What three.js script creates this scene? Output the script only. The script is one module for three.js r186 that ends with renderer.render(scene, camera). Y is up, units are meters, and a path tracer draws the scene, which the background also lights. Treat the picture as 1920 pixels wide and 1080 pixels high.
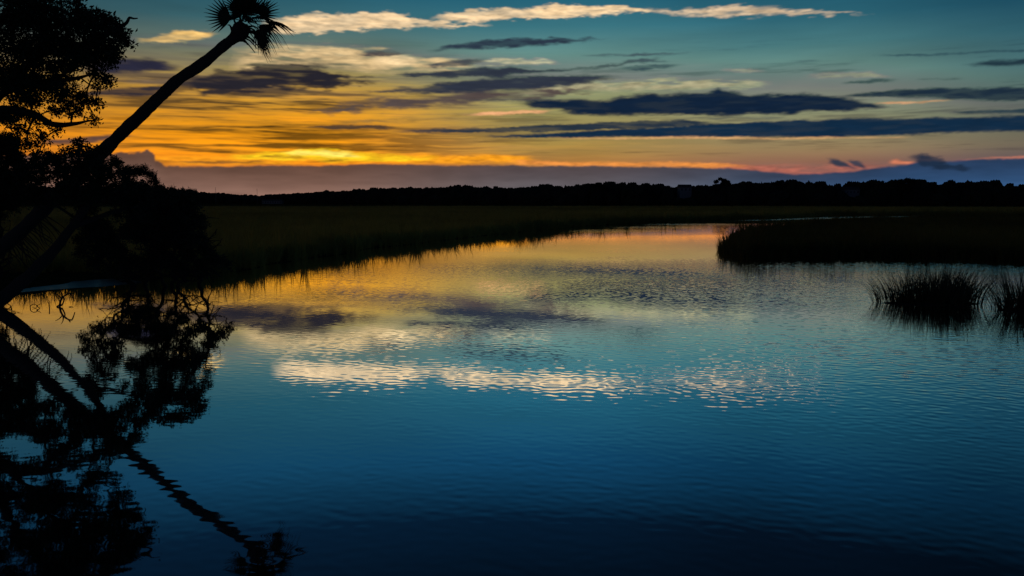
import * as THREE from 'three';
import { mergeGeometries } from 'three/addons/utils/BufferGeometryUtils.js';

// ---------------------------------------------------------------- camera, sky, sun, exposure
const scene = new THREE.Scene();
const camera = new THREE.PerspectiveCamera(37.3, 16 / 9, 0.1, 9000);
camera.position.set(0, 3.4, 0);
camera.rotation.x = -Math.atan(163 / 1600);
const renderer = new THREE.WebGLRenderer({ antialias: true });
renderer.toneMapping = THREE.LinearToneMapping;
renderer.toneMappingExposure = 1;
renderer.shadowMap.enabled = true;

let seed = 7;
const rnd = () => { seed = (seed + 0x6d2b79f5) | 0; let t = Math.imul(seed ^ (seed >>> 15), 1 | seed); t = (t + Math.imul(t ^ (t >>> 7), 61 | t)) ^ t; return ((t ^ (t >>> 14)) >>> 0) / 4294967296; };
const rr = (a, b) => a + (b - a) * rnd();
const clamp = (x, a = 0, b = 1) => Math.min(b, Math.max(a, x));
const sst = (a, b, x) => { const t = clamp((x - a) / (b - a)); return t * t * (3 - 2 * t); };
const lerp = (a, b, t) => a + (b - a) * t;
const R = Math.PI / 180;

// value noise on a 256 x 256 lattice
const lattice = new Float32Array(65536).map(() => rnd());
function vn(x, y, period = 256) {
  const xi = Math.floor(x), yi = Math.floor(y); let fx = x - xi, fy = y - yi;
  fx = fx * fx * (3 - 2 * fx); fy = fy * fy * (3 - 2 * fy);
  const m = (a) => ((a % period) + period) % period;
  const x0 = m(xi), x1 = m(xi + 1), y0 = m(yi) << 8, y1 = m(yi + 1) << 8;
  const a = lattice[y0 + x0], b = lattice[y0 + x1], c = lattice[y1 + x0], d = lattice[y1 + x1];
  return a + (b - a) * fx + (c - a) * fy + (a - b - c + d) * fx * fy;
}
function fbm(x, y, oct = 4) {
  let s = 0, a = 0.5, n = 0;
  for (let i = 0; i < oct; i++) { s += a * vn(x, y); n += a; a *= 0.5; x = x * 2.03 + 17.3; y = y * 2.03 + 41.7; }
  return s / n;
}

// The dusk sky as a function of azimuth and elevation (degrees; azimuth 0 is straight ahead, right is positive):
// a clear-air gradient, sun-lit streaks near the place where the sun went down, bands of cloud.
const lin = (c) => { c /= 255; return c <= 0.04045 ? c / 12.92 : Math.pow((c + 0.055) / 1.055, 2.4); };
const lin3 = (c) => c.map(lin);
const EL = [0, 1.5, 2.5, 3.2, 4.3, 6.2, 7.9, 9.6, 11.2, 13, 17, 21, 26, 90];
const AIR = [
  { az: -180, c: [[35, 46, 70], [44, 52, 74], [52, 58, 80], [54, 60, 82], [55, 63, 84], [48, 62, 84], [38, 54, 74], [28, 46, 68], [22, 40, 62], [18, 36, 58], [12, 30, 54], [11, 28, 50], [8, 22, 42], [6, 16, 32]] },
  { az: -80, c: [[70, 62, 70], [100, 80, 70], [130, 96, 70], [132, 100, 70], [122, 100, 74], [100, 95, 80], [80, 86, 84], [60, 76, 84], [44, 66, 80], [34, 58, 76], [14, 44, 68], [9, 30, 52], [6, 21, 39], [6, 16, 32]] },
  { az: -31, c: [[140, 100, 90], [160, 105, 65], [205, 118, 36], [212, 128, 34], [200, 126, 30], [174, 124, 52], [132, 114, 80], [84, 98, 92], [52, 84, 92], [30, 70, 86], [17, 58, 84], [6, 28, 48], [3, 13, 25], [3, 11, 22]] },
  { az: -13, c: [[150, 110, 100], [170, 110, 70], [232, 132, 26], [236, 148, 24], [214, 138, 24], [198, 142, 50], [156, 134, 86], [106, 122, 108], [60, 104, 112], [34, 86, 104], [18, 68, 98], [6, 29, 50], [3, 12, 24], [3, 11, 22]] },
  { az: 3, c: [[125, 110, 110], [150, 115, 95], [180, 124, 62], [164, 128, 66], [154, 134, 76], [150, 146, 98], [122, 142, 118], [96, 138, 134], [60, 118, 130], [34, 96, 118], [17, 70, 104], [5, 26, 46], [2, 10, 20], [3, 11, 22]] },
  { az: 18, c: [[80, 90, 120], [120, 95, 100], [150, 108, 86], [150, 124, 88], [144, 134, 95], [130, 142, 114], [106, 137, 124], [74, 122, 126], [46, 102, 118], [27, 82, 104], [11, 54, 82], [4, 17, 32], [2, 8, 16], [3, 11, 22]] },
  { az: 32, c: [[50, 72, 104], [72, 74, 98], [104, 90, 90], [114, 104, 88], [108, 110, 92], [88, 112, 104], [68, 106, 110], [45, 90, 103], [28, 74, 94], [18, 62, 84], [7, 38, 60], [2, 11, 22], [2, 7, 14], [3, 11, 22]] },
  { az: 80, c: [[45, 58, 84], [55, 62, 82], [66, 70, 84], [72, 76, 86], [74, 82, 88], [60, 80, 90], [50, 76, 90], [38, 68, 86], [26, 58, 80], [20, 51, 74], [10, 36, 58], [7, 24, 43], [5, 17, 33], [6, 16, 32]] },
  { az: 180, c: [[35, 46, 70], [44, 52, 74], [52, 58, 80], [54, 60, 82], [55, 63, 84], [48, 62, 84], [38, 54, 74], [28, 46, 68], [22, 40, 62], [18, 36, 58], [12, 30, 54], [11, 28, 50], [8, 22, 42], [6, 16, 32]] },
].map((g) => ({ az: g.az, c: g.c.map(lin3) }));
// bands of cloud: p = points of [azimuth, upper edge, lower edge], c colour, a opacity, s softness, r raggedness, f how fibrous
const BANDS = [
{p:[[-17.94,9.36,7.82],[-15.04,9.75,8.43],[-12.39,9.92,8.69],[-9.02,9.84,8.28],[-5.59,9.35,8.35],[-2.1,9.15,8.55]],c:[232,196,140],a:0.8,s:0.414,r:0.31,f:1,fx:0.6,fy:5},
{p:[[-13.72,9.74,9.29],[-11.73,9.82,9.23],[-9.71,9.69,9.23]],c:[240,205,150],a:0.7,s:0.242,r:0.173,f:0.8,fx:1,fy:5},
{p:[[-9.37,9.24,8.71],[-7.83,9.37,8.61],[-5.93,9.31,8.78]],c:[255,220,165],a:0.9,s:0.345,r:0.138,f:0.3,fx:0.9,fy:4},
{p:[[-2.8,9.01,8.75],[-0.35,9.29,8.82],[2.1,9.22,8.82],[3.5,8.94,8.81]],c:[210,194,155],a:0.75,s:0.173,r:0.173,f:0.8,fx:1,fy:5},
{p:[[0.0,7.54,6.93],[4.21,7.86,6.91],[8.37,7.93,7.06],[13.44,7.8,7.14],[16.72,7.49,7.23]],c:[180,168,130],a:0.75,s:0.276,r:0.276,f:1,fx:0.8,fy:5},
{p:[[13.43,8.33,8.19],[15.08,8.33,8.07],[16.38,8.18,8.05]],c:[185,175,140],a:0.6,s:0.138,r:0.069,f:0.5,fx:0.9,fy:4},
{p:[[18.31,7.81,7.55],[21.4,7.85,7.44],[23.8,7.53,7.34]],c:[155,150,122],a:0.6,s:0.173,r:0.104,f:0.5,fx:0.9,fy:4},
{p:[[-23.36,9.55,9.43],[-21.92,9.96,9.5],[-20.7,10.26,9.61],[-19.47,10.34,9.87],[-18.38,10.31,10.18]],c:[240,194,116],a:1,s:0.138,r:0.173,f:0.35,fx:1.2,fy:5},
{p:[[-15.96,11.32,10.41],[-14.5,11.53,10.45],[-12.35,11.75,10.54],[-11.52,11.63,10.67],[-10.34,11.87,10.84],[-8.99,11.98,10.98],[-7.62,12.02,11.02],[-5.91,11.7,11.12],[-4.53,11.5,11.14],[-1.22,11.37,11.24]],c:[250,214,165],a:1,s:0.173,r:0.31,f:0.3,fx:1.4,fy:5},
{p:[[-5.29,11.62,11.42],[-4.52,11.96,11.44],[-2.79,12.17,11.52],[-1.04,12.28,11.63],[1.39,12.44,11.73],[3.13,12.56,11.81],[4.86,12.53,11.89],[6.59,12.43,11.92],[8.64,12.25,11.99],[9.83,12.08,11.95]],c:[250,214,165],a:1,s:0.138,r:0.276,f:0.3,fx:1.4,fy:5},
{p:[[8.3,12.26,12.06],[10.34,12.03,11.77],[12.35,12.04,11.6],[13.99,12.15,11.46],[14.97,12.13,11.41],[16.26,11.99,11.43],[18.18,11.69,11.35],[20.05,11.41,11.25],[22.47,11.11,11.04]],c:[228,196,158],a:0.88,s:0.207,r:0.242,f:0.7,fx:1.4,fy:6},
{p:[[-26.36,8.1,7.37],[-25.21,8.36,7.5],[-23.76,8.55,7.62],[-22.28,8.55,7.8],[-20.63,8.17,7.98]],c:[40,40,58],a:1,s:0.242,r:0.173,f:0.25,fx:0.9,fy:4},
{p:[[-27.28,6.23,5.98],[-25.58,6.53,6.16],[-23.54,6.83,6.33],[-21.12,7.17,6.47],[-20.2,7.15,6.76]],c:[50,44,50],a:1,s:0.173,r:0.173,f:0.4,fx:0.9,fy:4},
{p:[[-24.55,7.18,6.87],[-22.02,7.44,7.06],[-20.19,7.4,7.15]],c:[125,105,85],a:0.6,s:0.242,r:0.173,f:0.6,fx:0.9,fy:4},
{p:[[-21.42,7.28,6.65],[-19.56,7.75,6.69],[-17.66,8.16,6.77],[-15.07,8.62,6.99],[-13.09,8.66,7.15],[-10.75,8.01,7.31],[-8.2,7.8,7.67]],c:[38,36,44],a:1,s:0.242,r:0.38,f:0.45,fx:1.2,fy:6},
{p:[[-20.07,6.61,6.45],[-18.97,6.88,6.56],[-17.54,7.0,6.84]],c:[50,44,46],a:1,s:0.104,r:0.069,f:0.3,fx:0.9,fy:4},
{p:[[-5.58,9.78,9.61],[-3.32,10.14,9.84],[-2.45,10.35,9.82],[0.0,10.49,9.92],[2.44,10.54,10.08],[4.53,10.42,10.22],[6.27,10.52,10.43]],c:[42,54,70],a:1,s:0.173,r:0.173,f:0.3,fx:1.2,fy:5},
{p:[[-10.22,9.38,9.18],[-8.51,9.62,9.26],[-6.62,9.6,9.4]],c:[70,66,70],a:0.95,s:0.138,r:0.173,f:0.5,fx:0.9,fy:4},
{p:[[-5.77,8.78,8.61],[-3.85,9.11,8.67],[-1.68,9.29,9.02]],c:[66,70,76],a:0.95,s:0.138,r:0.138,f:0.4,fx:0.9,fy:4},
{p:[[-7.85,8.21,8.04],[-4.55,8.4,7.99],[-2.1,8.62,8.08],[0.0,8.76,8.19],[1.75,8.55,8.32],[4.9,8.69,8.53],[7.66,8.98,8.78],[9.88,9.19,9.03]],c:[46,53,66],a:1,s:0.138,r:0.173,f:0.35,fx:0.9,fy:4},
{p:[[4.37,9.5,9.33],[6.62,9.56,9.33],[9.37,9.43,9.3],[11.74,9.46,9.4]],c:[62,80,88],a:0.9,s:0.104,r:0.138,f:0.6,fx:0.9,fy:4},
{p:[[6.46,8.57,8.47],[8.36,8.7,8.4],[9.72,8.7,8.43],[11.25,8.72,8.59]],c:[50,70,80],a:0.95,s:0.104,r:0.104,f:0.5,fx:0.9,fy:4},
{p:[[6.97,9.06,8.93],[8.35,9.1,8.9],[10.4,9.01,8.88]],c:[60,78,86],a:0.8,s:0.104,r:0.104,f:0.6,fx:0.9,fy:4},
{p:[[-13.83,5.74,5.54],[-11.13,6.2,5.66],[-8.39,6.59,5.94],[-5.61,6.9,6.12],[-3.16,7.26,6.27],[-0.7,7.41,6.52],[2.11,7.54,6.79],[4.21,7.39,6.98],[5.96,7.23,7.03]],c:[84,72,70],a:0.95,s:0.31,r:0.414,f:0.6,fx:1.2,fy:4},
{p:[[-10.09,6.99,6.89],[-6.3,7.36,7.03],[-4.21,7.69,6.98],[-2.11,8.05,7.06],[0.7,8.18,7.27],[3.51,8.24,7.46],[5.25,8.12,7.75],[7.16,7.99,7.89]],c:[46,52,66],a:1,s:0.207,r:0.207,f:0.25,fx:0.9,fy:4},
{p:[[-3.52,6.65,6.44],[0.7,6.76,6.49],[3.51,6.85,6.44]],c:[70,72,76],a:0.8,s:0.173,r:0.138,f:0.5,fx:0.9,fy:4},
{p:[[0.0,6.52,6.32],[2.46,6.65,6.0],[3.87,6.64,5.72],[5.96,6.62,5.6],[7.69,6.87,5.55],[10.78,6.94,5.5],[12.53,6.93,5.46],[13.29,7.11,5.45],[14.19,6.92,5.43],[15.12,6.73,5.44],[17.71,6.67,5.43],[19.29,6.61,5.51],[20.85,6.35,5.52],[22.68,5.9,5.58],[24.03,5.68,5.59]],c:[17,34,56],a:1,s:0.207,r:0.173,f:0.12,fx:0.9,fy:4},
{p:[[20.23,6.48,6.38],[22.95,6.61,6.23],[25.0,6.63,6.13],[27.27,6.56,5.89],[30.5,6.39,5.65],[33.77,6.23,5.43],[37.27,5.8,5.31]],c:[28,44,60],a:1,s:0.138,r:0.138,f:0.3,fx:0.9,fy:4},
{p:[[22.68,5.99,5.83],[24.45,5.94,5.79],[27.02,5.94,5.85]],c:[222,158,112],a:0.95,s:0.104,r:0.069,f:0.3,fx:0.9,fy:4},
{p:[[10.12,5.37,5.27],[15.16,5.34,5.24],[18.39,5.18,5.08]],c:[60,72,80],a:0.8,s:0.104,r:0.069,f:0.5,fx:0.9,fy:4},
{p:[[-7.72,4.66,4.42],[-4.93,4.75,4.44],[-0.35,4.87,4.53],[3.53,5.07,4.55],[6.68,5.18,4.67],[11.15,5.22,4.78],[13.51,5.07,4.91]],c:[38,50,64],a:1,s:0.104,r:0.104,f:0.3,fx:0.9,fy:4},
{p:[[-2.12,4.31,4.21],[2.12,4.45,4.14],[6.68,4.67,4.15],[11.83,4.9,4.09],[16.79,5.06,4.03],[21.51,5.05,3.92],[25.94,4.91,3.98],[30.58,4.85,3.93],[33.85,4.8,3.9],[38.45,4.36,3.87]],c:[17,42,66],a:1,s:0.138,r:0.104,f:0.12,fx:0.9,fy:4},
{p:[[22.57,8.75,8.65],[26.05,8.6,8.48],[28.26,8.58,8.47],[31.16,8.49,8.34],[34.37,8.25,8.11]],c:[34,62,76],a:0.9,s:0.104,r:0.069,f:0.3,fx:0.9,fy:4},
{p:[[27.2,7.92,7.83],[29.1,7.99,7.69],[31.19,8.0,7.62],[33.92,7.82,7.45]],c:[30,50,62],a:1,s:0.138,r:0.104,f:0.3,fx:0.9,fy:4},
{p:[[20.66,7.25,7.16],[22.03,7.31,7.12],[24.1,7.33,7.2]],c:[56,76,78],a:0.95,s:0.104,r:0.104,f:0.5,fx:0.9,fy:4},
{p:[[24.83,7.25,7.13],[26.12,7.21,7.12],[27.38,7.19,7.04]],c:[62,80,80],a:0.8,s:0.104,r:0.104,f:0.5,fx:0.9,fy:4},
{p:[[26.21,5.27,5.18],[28.7,5.24,5.03],[31.34,5.23,4.9],[34.08,5.13,4.84]],c:[40,58,70],a:0.95,s:0.104,r:0.069,f:0.3,fx:0.9,fy:4},
{p:[[-13.85,4.7,4.63],[-11.16,4.92,4.64],[-9.1,4.88,4.67],[-7.03,4.8,4.73]],c:[82,62,46],a:1,s:0.104,r:0.104,f:0.3,fx:0.9,fy:4},
{p:[[-29.06,3.53,3.23],[-26.56,3.74,3.33],[-24.69,3.96,3.73],[-23.21,4.0,3.91]],c:[66,56,62],a:1,s:0.138,r:0.104,f:0.3,fx:0.9,fy:4},
{p:[[-11.83,5.21,4.97],[-8.41,5.37,5.09],[-4.93,5.4,5.23]],c:[120,98,62],a:0.7,s:0.138,r:0.138,f:0.5,fx:0.9,fy:4},
{p:[[-3.45,5.69,5.59],[-1.41,5.87,5.59],[1.41,5.97,5.77],[2.99,5.97,5.86]],c:[232,168,118],a:1,s:0.104,r:0.069,f:0.25,fx:0.9,fy:4},
{p:[[2.47,4.24,4.14],[6.69,4.18,4.05],[11.85,4.16,3.99],[18.43,4.0,3.87],[25.13,3.85,3.78]],c:[228,172,112],a:0.9,s:0.104,r:0.069,f:0.4,fx:0.9,fy:4},
{p:[[-25.18,2.58,2.27],[-20.67,2.87,2.21],[-15.21,3.19,2.28],[-11.19,3.35,2.39],[-7.05,3.18,2.42],[-2.12,3.13,2.43],[2.13,2.92,2.43]],c:[250,160,30],a:0.95,s:0.242,r:0.207,f:0.35,fx:0.7,fy:6},
{p:[[-18.47,2.87,2.64],[-15.21,3.19,2.62],[-13.21,3.39,2.68],[-11.19,3.28,2.52],[-8.44,3.03,2.55],[-4.95,2.95,2.63]],c:[255,208,34],a:1,s:0.173,r:0.173,f:0.25,fx:0.7,fy:6},
{p:[[-15.22,3.13,2.96],[-12.88,3.33,2.92],[-11.19,3.18,2.8],[-9.48,2.99,2.78]],c:[255,228,100],a:1,s:0.138,r:0.138,f:0.3,fx:0.9,fy:4},
{p:[[-24.61,2.34,2.21],[-21.91,2.52,2.29],[-18.16,2.58,2.35],[-15.23,2.52,2.42]],c:[120,80,40],a:0.8,s:0.104,r:0.104,f:0.5,fx:0.9,fy:4},
{p:[[-13.91,2.5,2.43],[-11.88,2.69,2.52],[-10.51,2.77,2.7]],c:[130,85,30],a:0.9,s:0.069,r:0.069,f:0.3,fx:0.9,fy:4},
{p:[[-16.86,2.83,2.73],[-14.56,2.97,2.73],[-12.89,2.85,2.78]],c:[150,100,30],a:0.8,s:0.104,r:0.104,f:0.4,fx:0.9,fy:4},
{p:[[-0.71,2.78,2.36],[4.95,2.6,2.25],[9.83,2.57,2.19],[12.9,2.47,2.03],[15.9,2.31,1.94]],c:[236,146,66],a:0.9,s:0.138,r:0.104,f:0.35,fx:0.6,fy:6},
{p:[[12.9,2.44,1.89],[16.22,2.34,1.59],[20.38,2.35,1.42],[24.02,2.29,1.64]],c:[182,100,82],a:0.75,s:0.276,r:0.173,f:0.5,fx:0.6,fy:5},
{p:[[23.42,2.49,2.23],[25.19,2.42,2.08]],c:[205,120,88],a:0.9,s:0.104,r:0.104,f:0.3,fx:0.9,fy:4}
];
const LOW_BANDS = [
{p:[[26.96,2.42,2.33],[28.83,2.53,2.41],[30.7,2.6,2.45],[33.98,2.66,2.48]],c:[205,124,100],a:0.85,s:0.104,r:0.069,f:0.3,fx:0.9,fy:4},
{p:[[24.59,2.79,2.6],[25.05,2.87,2.33],[25.6,2.79,2.13],[26.33,2.53,1.93],[27.2,2.16,1.79],[28.18,1.9,1.65]],c:[28,44,66],a:0.95,s:0.173,r:0.207,f:0.25,fx:2,fy:4},
{p:[[19.8,2.69,2.59],[20.43,2.64,2.31],[21.15,2.43,2.04],[21.8,2.13,1.9]],c:[50,56,72],a:0.95,s:0.138,r:0.104,f:0.25,fx:0.9,fy:4},
{p:[[21.24,2.53,2.4],[21.79,2.46,2.1],[22.41,2.19,1.89]],c:[54,58,74],a:0.9,s:0.138,r:0.104,f:0.25,fx:0.9,fy:4}
];
const BANK = [[-40.08,2.08],[-30.69,2.7],[-25.75,2.85],[-24.73,2.94],[-23.7,2.9],[-23.34,3.07],[-22.85,3.15],[-22.56,2.93],[-22.46,2.51],[-22.1,2.29],[-21.86,2.16],[-19.12,2.2],[-15.9,2.31],[-12.57,2.31],[-9.14,2.47],[-5.66,2.39],[-2.13,2.4],[1.42,2.36],[4.95,2.35],[8.45,2.3],[11.89,2.21],[15.24,2.08],[16.56,1.86],[19.14,1.7],[21.63,1.87],[23.44,2.1],[24.61,2.24],[25.48,2.45],[26.48,2.34],[27.46,2.44],[30.7,2.51],[35.18,2.5],[39.66,2.2]];   // upper edge of the cloud bank that lies along the horizon

function makeSky() {
  const W = 4096, H = 4096, data = new Float32Array(W * H * 4);
  const elRow = (j) => (j + 0.5) / H * 180 - 90, azCol = (i) => { let a = ((i + 0.5) / W - 0.25) * 360; return a > 180 ? a - 360 : a; };
  for (let j = 0; j < H; j++) {
    const E = elRow(j), below = E < -0.5;
    let k = 0; while (k < EL.length - 2 && E > EL[k + 1]) k++;
    const te = clamp((E - EL[k]) / (EL[k + 1] - EL[k])), ts = te;
    for (let i = 0; i < W; i++) {
      const A = azCol(i), o = (j * W + i) * 4;
      data[o + 3] = 1;
      if (below) { data[o] = 0.02; data[o + 1] = 0.022; data[o + 2] = 0.025; continue; }
      let g = 0; while (g < AIR.length - 2 && A > AIR[g + 1].az) g++;
      const ga = AIR[g], gb = AIR[g + 1], ta = sst(ga.az, gb.az, A);
      for (let c = 0; c < 3; c++) data[o + c] = lerp(lerp(ga.c[k][c], ga.c[k + 1][c], ts), lerp(gb.c[k][c], gb.c[k + 1][c], ts), ta);
      if (E > 22) continue;
      // thin sun-lit streaks round the place where the sun went down
      const wa = Math.exp(-(((A + 17) / 15) ** 2)), w = wa * sst(1.8, 2.6, E) * (1 - sst(6.5, 9.5, E));
      if (w > 0.01) {
        const wE = E + 0.25 * (fbm(A * 0.25, E * 0.8, 3) - 0.5);
        const n = 0.5 * fbm(A * 0.13 + 7.7, wE * 2.9 + 3, 4) + 0.3 * fbm(A * 0.3 + 31, wE * 8 + 11, 4) + 0.2 * fbm(A * 0.7 + 71, wE * 13 + 21, 3) - 0.5, v = clamp(n * 9, -1, 1) * w;
        if (v < 0) { data[o] *= 1 + 0.78 * v; data[o + 1] *= 1 + 0.75 * v; data[o + 2] *= 1 + 0.4 * v; }
        else { data[o] *= 1 + 0.45 * v; data[o + 1] *= 1 + 0.38 * v; data[o + 2] *= 1 - 0.25 * v; }
      }
      // soft uneven veils everywhere, and drawn-out clouds in the parts of the sky beside and behind the view
      const veil = (fbm(A * 0.12 + 90, E * 0.9 + 5, 4) - 0.5) * sst(22, 12, E);
      for (let c = 0; c < 3; c++) data[o + c] *= 1 + 0.35 * veil;
      if (E > 2.4 && E < 11 && Math.abs(A) < 46) {   // thin wisps in layers
        const wE = E + 0.04 * A * Math.sin(E * 2.1) * 0.3, n = 0.6 * fbm(A * 0.16 + 200, wE * 3.1, 4) + 0.4 * fbm(A * 0.5 + 150, wE * 8 + 40, 4);
        const d = sst(0.55, 0.72, n) * 0.5 * sst(2.4, 3.4, E) * sst(11, 8, E), l = sst(0.45, 0.3, n) * 0.3 * sst(2.4, 3.4, E) * sst(11, 8, E) * sst(30, 0, A);
        data[o] *= 1 - 0.72 * d + 0.5 * l; data[o + 1] *= 1 - 0.74 * d + 0.28 * l; data[o + 2] *= 1 - 0.6 * d + 0.1 * l;
      }
      const side = sst(33, 44, Math.abs(A));
      if (side > 0) {
        const n = fbm(A * 0.07 + 13, E * 0.75 + 60, 5), d = sst(0.55, 0.68, n) * side * sst(16, 9, E) * 0.7;
        data[o] = lerp(data[o], 0.02, d); data[o + 1] = lerp(data[o + 1], 0.03, d); data[o + 2] = lerp(data[o + 2], 0.055, d);
      }
    }
  }
  const colOf = (az) => ((az / 360 + 0.25) * W) - 0.5, rowOf = (e) => (e + 90) / 180 * H - 0.5;
  function paint(b, index) {
    const p = b.p, c = lin3(b.c), dark = b.c[0] < 90 && b.a > 0.85, pad = b.s + b.r * 2, off = index * 7.31;
    const e1 = Math.max(...p.map((q) => q[1])) + pad, e0 = Math.min(...p.map((q) => q[2])) - pad;
    const a0 = p[0][0], a1 = p[p.length - 1][0], tip = Math.min(1.6, (a1 - a0) * 0.22);
    for (let i = Math.floor(colOf(a0 - 0.3)); i <= colOf(a1 + 0.3); i++) {
      const A = azCol(((i % W) + W) % W);
      for (let j = Math.max(0, Math.floor(rowOf(e0))); j <= rowOf(e1); j++) {
        const E = elRow(j);
        const Aw = A + 0.5 * (vn(A * 1.3 + off, E * 3.1) - 0.5), Ew = E + b.r * 2 * (fbm(A * b.fx + off, E * b.fy + off * 3, 4) - 0.5) + 0.09 * (fbm(A * 5 + off, E * 15 + off, 3) - 0.5);
        if (Aw <= a0 || Aw >= a1) continue;
        let k = 0; while (k < p.length - 2 && Aw > p[k + 1][0]) k++;
        const t = sst(p[k][0], p[k + 1][0], Aw) * 0.5 + clamp((Aw - p[k][0]) / (p[k + 1][0] - p[k][0])) * 0.5;
        const up = lerp(p[k][1], p[k + 1][1], t), lo = lerp(p[k][2], p[k + 1][2], t);
        const soft = Math.min(b.s, (up - lo) * 0.6 + 0.04);
        let al = sst(-soft * 0.5, soft, up - Ew) * sst(-soft * 0.5, soft, Ew - lo) * b.a;
        if (al <= 0) continue;
        al *= sst(0, tip, Aw - a0) * sst(0, tip, a1 - Aw) * 0.9 + 0.1;
        const fib = fbm(A * 0.55 + off * 2, E * 4.6 + off, 4);
        al *= lerp(1, sst(0.28, 0.62, fib), b.f); if (dark) al = 1 - (1 - al) ** 1.6;
        const o = (j * W + (((i % W) + W) % W)) * 4, shade = dark ? 0.85 + 0.3 * fbm(A * 0.9 + off, E * 7 + 9, 3) : 0.5 + fbm(A * 1.7 + off + E * 1.6, E * 7 + 9 - A * 0.5, 5);
        for (let q = 0; q < 3; q++) data[o + q] = lerp(data[o + q], c[q] * shade, al);
      }
    }
  }
  BANDS.forEach(paint);
  // the bank along the horizon: purple-grey, bluer to the right, paler towards the horizon, with a heaped edge
  for (let i = 0; i < W; i++) {
    const A = azCol(i);
    let k = 0; while (k < BANK.length - 2 && A > BANK[k + 1][0]) k++;
    const inside = A > BANK[0][0] && A < BANK[BANK.length - 1][0];
    const edge = inside ? lerp(BANK[k][1], BANK[k + 1][1], clamp((A - BANK[k][0]) / (BANK[k + 1][0] - BANK[k][0]))) : 2.5 + 1.2 * (fbm(A * 0.15, 3) - 0.5);
    const side = 1 - 0.55 * sst(36, 70, Math.abs(A)), tr = sst(-14, 3, A) * 0.5 + sst(3, 26, A) * 0.5;
    const top = lin3(tr < 0.5 ? [lerp(98, 80, tr * 2), lerp(70, 68, tr * 2), lerp(58, 70, tr * 2)] : [lerp(80, 40, tr * 2 - 1), lerp(68, 60, tr * 2 - 1), lerp(70, 90, tr * 2 - 1)]);
    const low = lin3(tr < 0.5 ? [lerp(150, 110, tr * 2), lerp(114, 108, tr * 2), lerp(100, 114, tr * 2)] : [lerp(110, 56, tr * 2 - 1), lerp(108, 96, tr * 2 - 1), lerp(114, 142, tr * 2 - 1)]);
    for (let j = Math.floor(rowOf(-0.5)); j < rowOf(4.2); j++) {
      const E = elRow(j), o = (j * W + i) * 4;
      const d = edge - E + 0.13 * (fbm(A * 1.1 + 4, E * 2.2, 4) - 0.5) + (0.1 + 0.25 * sst(-20, -23, A)) * (fbm(A * 3.1 + 4, E * 4.2, 4) - 0.5), al = sst(-0.05, 0.13, d);
      if (al <= 0) continue;
      const t = Math.pow(clamp(1.05 - E / Math.max(edge, 1.6)), 1.4), sh = 0.78 + 0.44 * fbm(A * 0.45, E * 2.6 + 70, 5);
      for (let q = 0; q < 3; q++) data[o + q] = lerp(data[o + q], lerp(top[q], low[q], t) * sh * side, al);
    }
  }
  LOW_BANDS.forEach((b, n) => paint(b, n + 60));
  const tex = new THREE.DataTexture(data, W, H, THREE.RGBAFormat, THREE.FloatType);
  tex.mapping = THREE.EquirectangularReflectionMapping;
  tex.magFilter = tex.minFilter = THREE.LinearFilter;
  tex.needsUpdate = true;
  return tex;
}
const sky = makeSky();
scene.background = sky;
scene.environment = sky;
scene.backgroundIntensity = 1;
scene.environmentIntensity = 1;

// the sun has just gone below the horizon, behind the brightest part of the cloud bank
const sun = new THREE.DirectionalLight(new THREE.Color(1, 0.72, 0.42), 0.8);
sun.name = 'sun';
sun.position.set(Math.sin(-13 * R) * 1000, -Math.tan(1.2 * R) * 1000, -Math.cos(13 * R) * 1000);
sun.castShadow = true;
Object.assign(sun.shadow.camera, { left: -300, right: 300, top: 300, bottom: -300, near: 1, far: 3000 });
scene.add(sun, sun.target);

// ---------------------------------------------------------------- helpers
const used = {};
const numbered = (name) => { const n = used[name] = (used[name] ?? -1) + 1; return n ? name + '_' + String(n).padStart(3, '0') : name; };
const shadows = (m) => { m.castShadow = m.receiveShadow = true; return m; };
function part(name, geometry, material, parent) { const m = shadows(new THREE.Mesh(geometry, material)); m.name = name; parent.add(m); return m; }
function thing(name, label, category, at = [0, 0, 0], group) {
  const o = new THREE.Group(); o.name = numbered(name); o.position.set(...at); o.userData = { label, category };
  if (group) o.userData.group = group;
  scene.add(o); return o;
}
function setting(name, geometry, material, label) { const m = shadows(new THREE.Mesh(geometry, material)); m.name = numbered(name); m.userData = { kind: 'structure', label }; scene.add(m); return m; }
const V = (x, y, z) => new THREE.Vector3(x, y, z);

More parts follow.
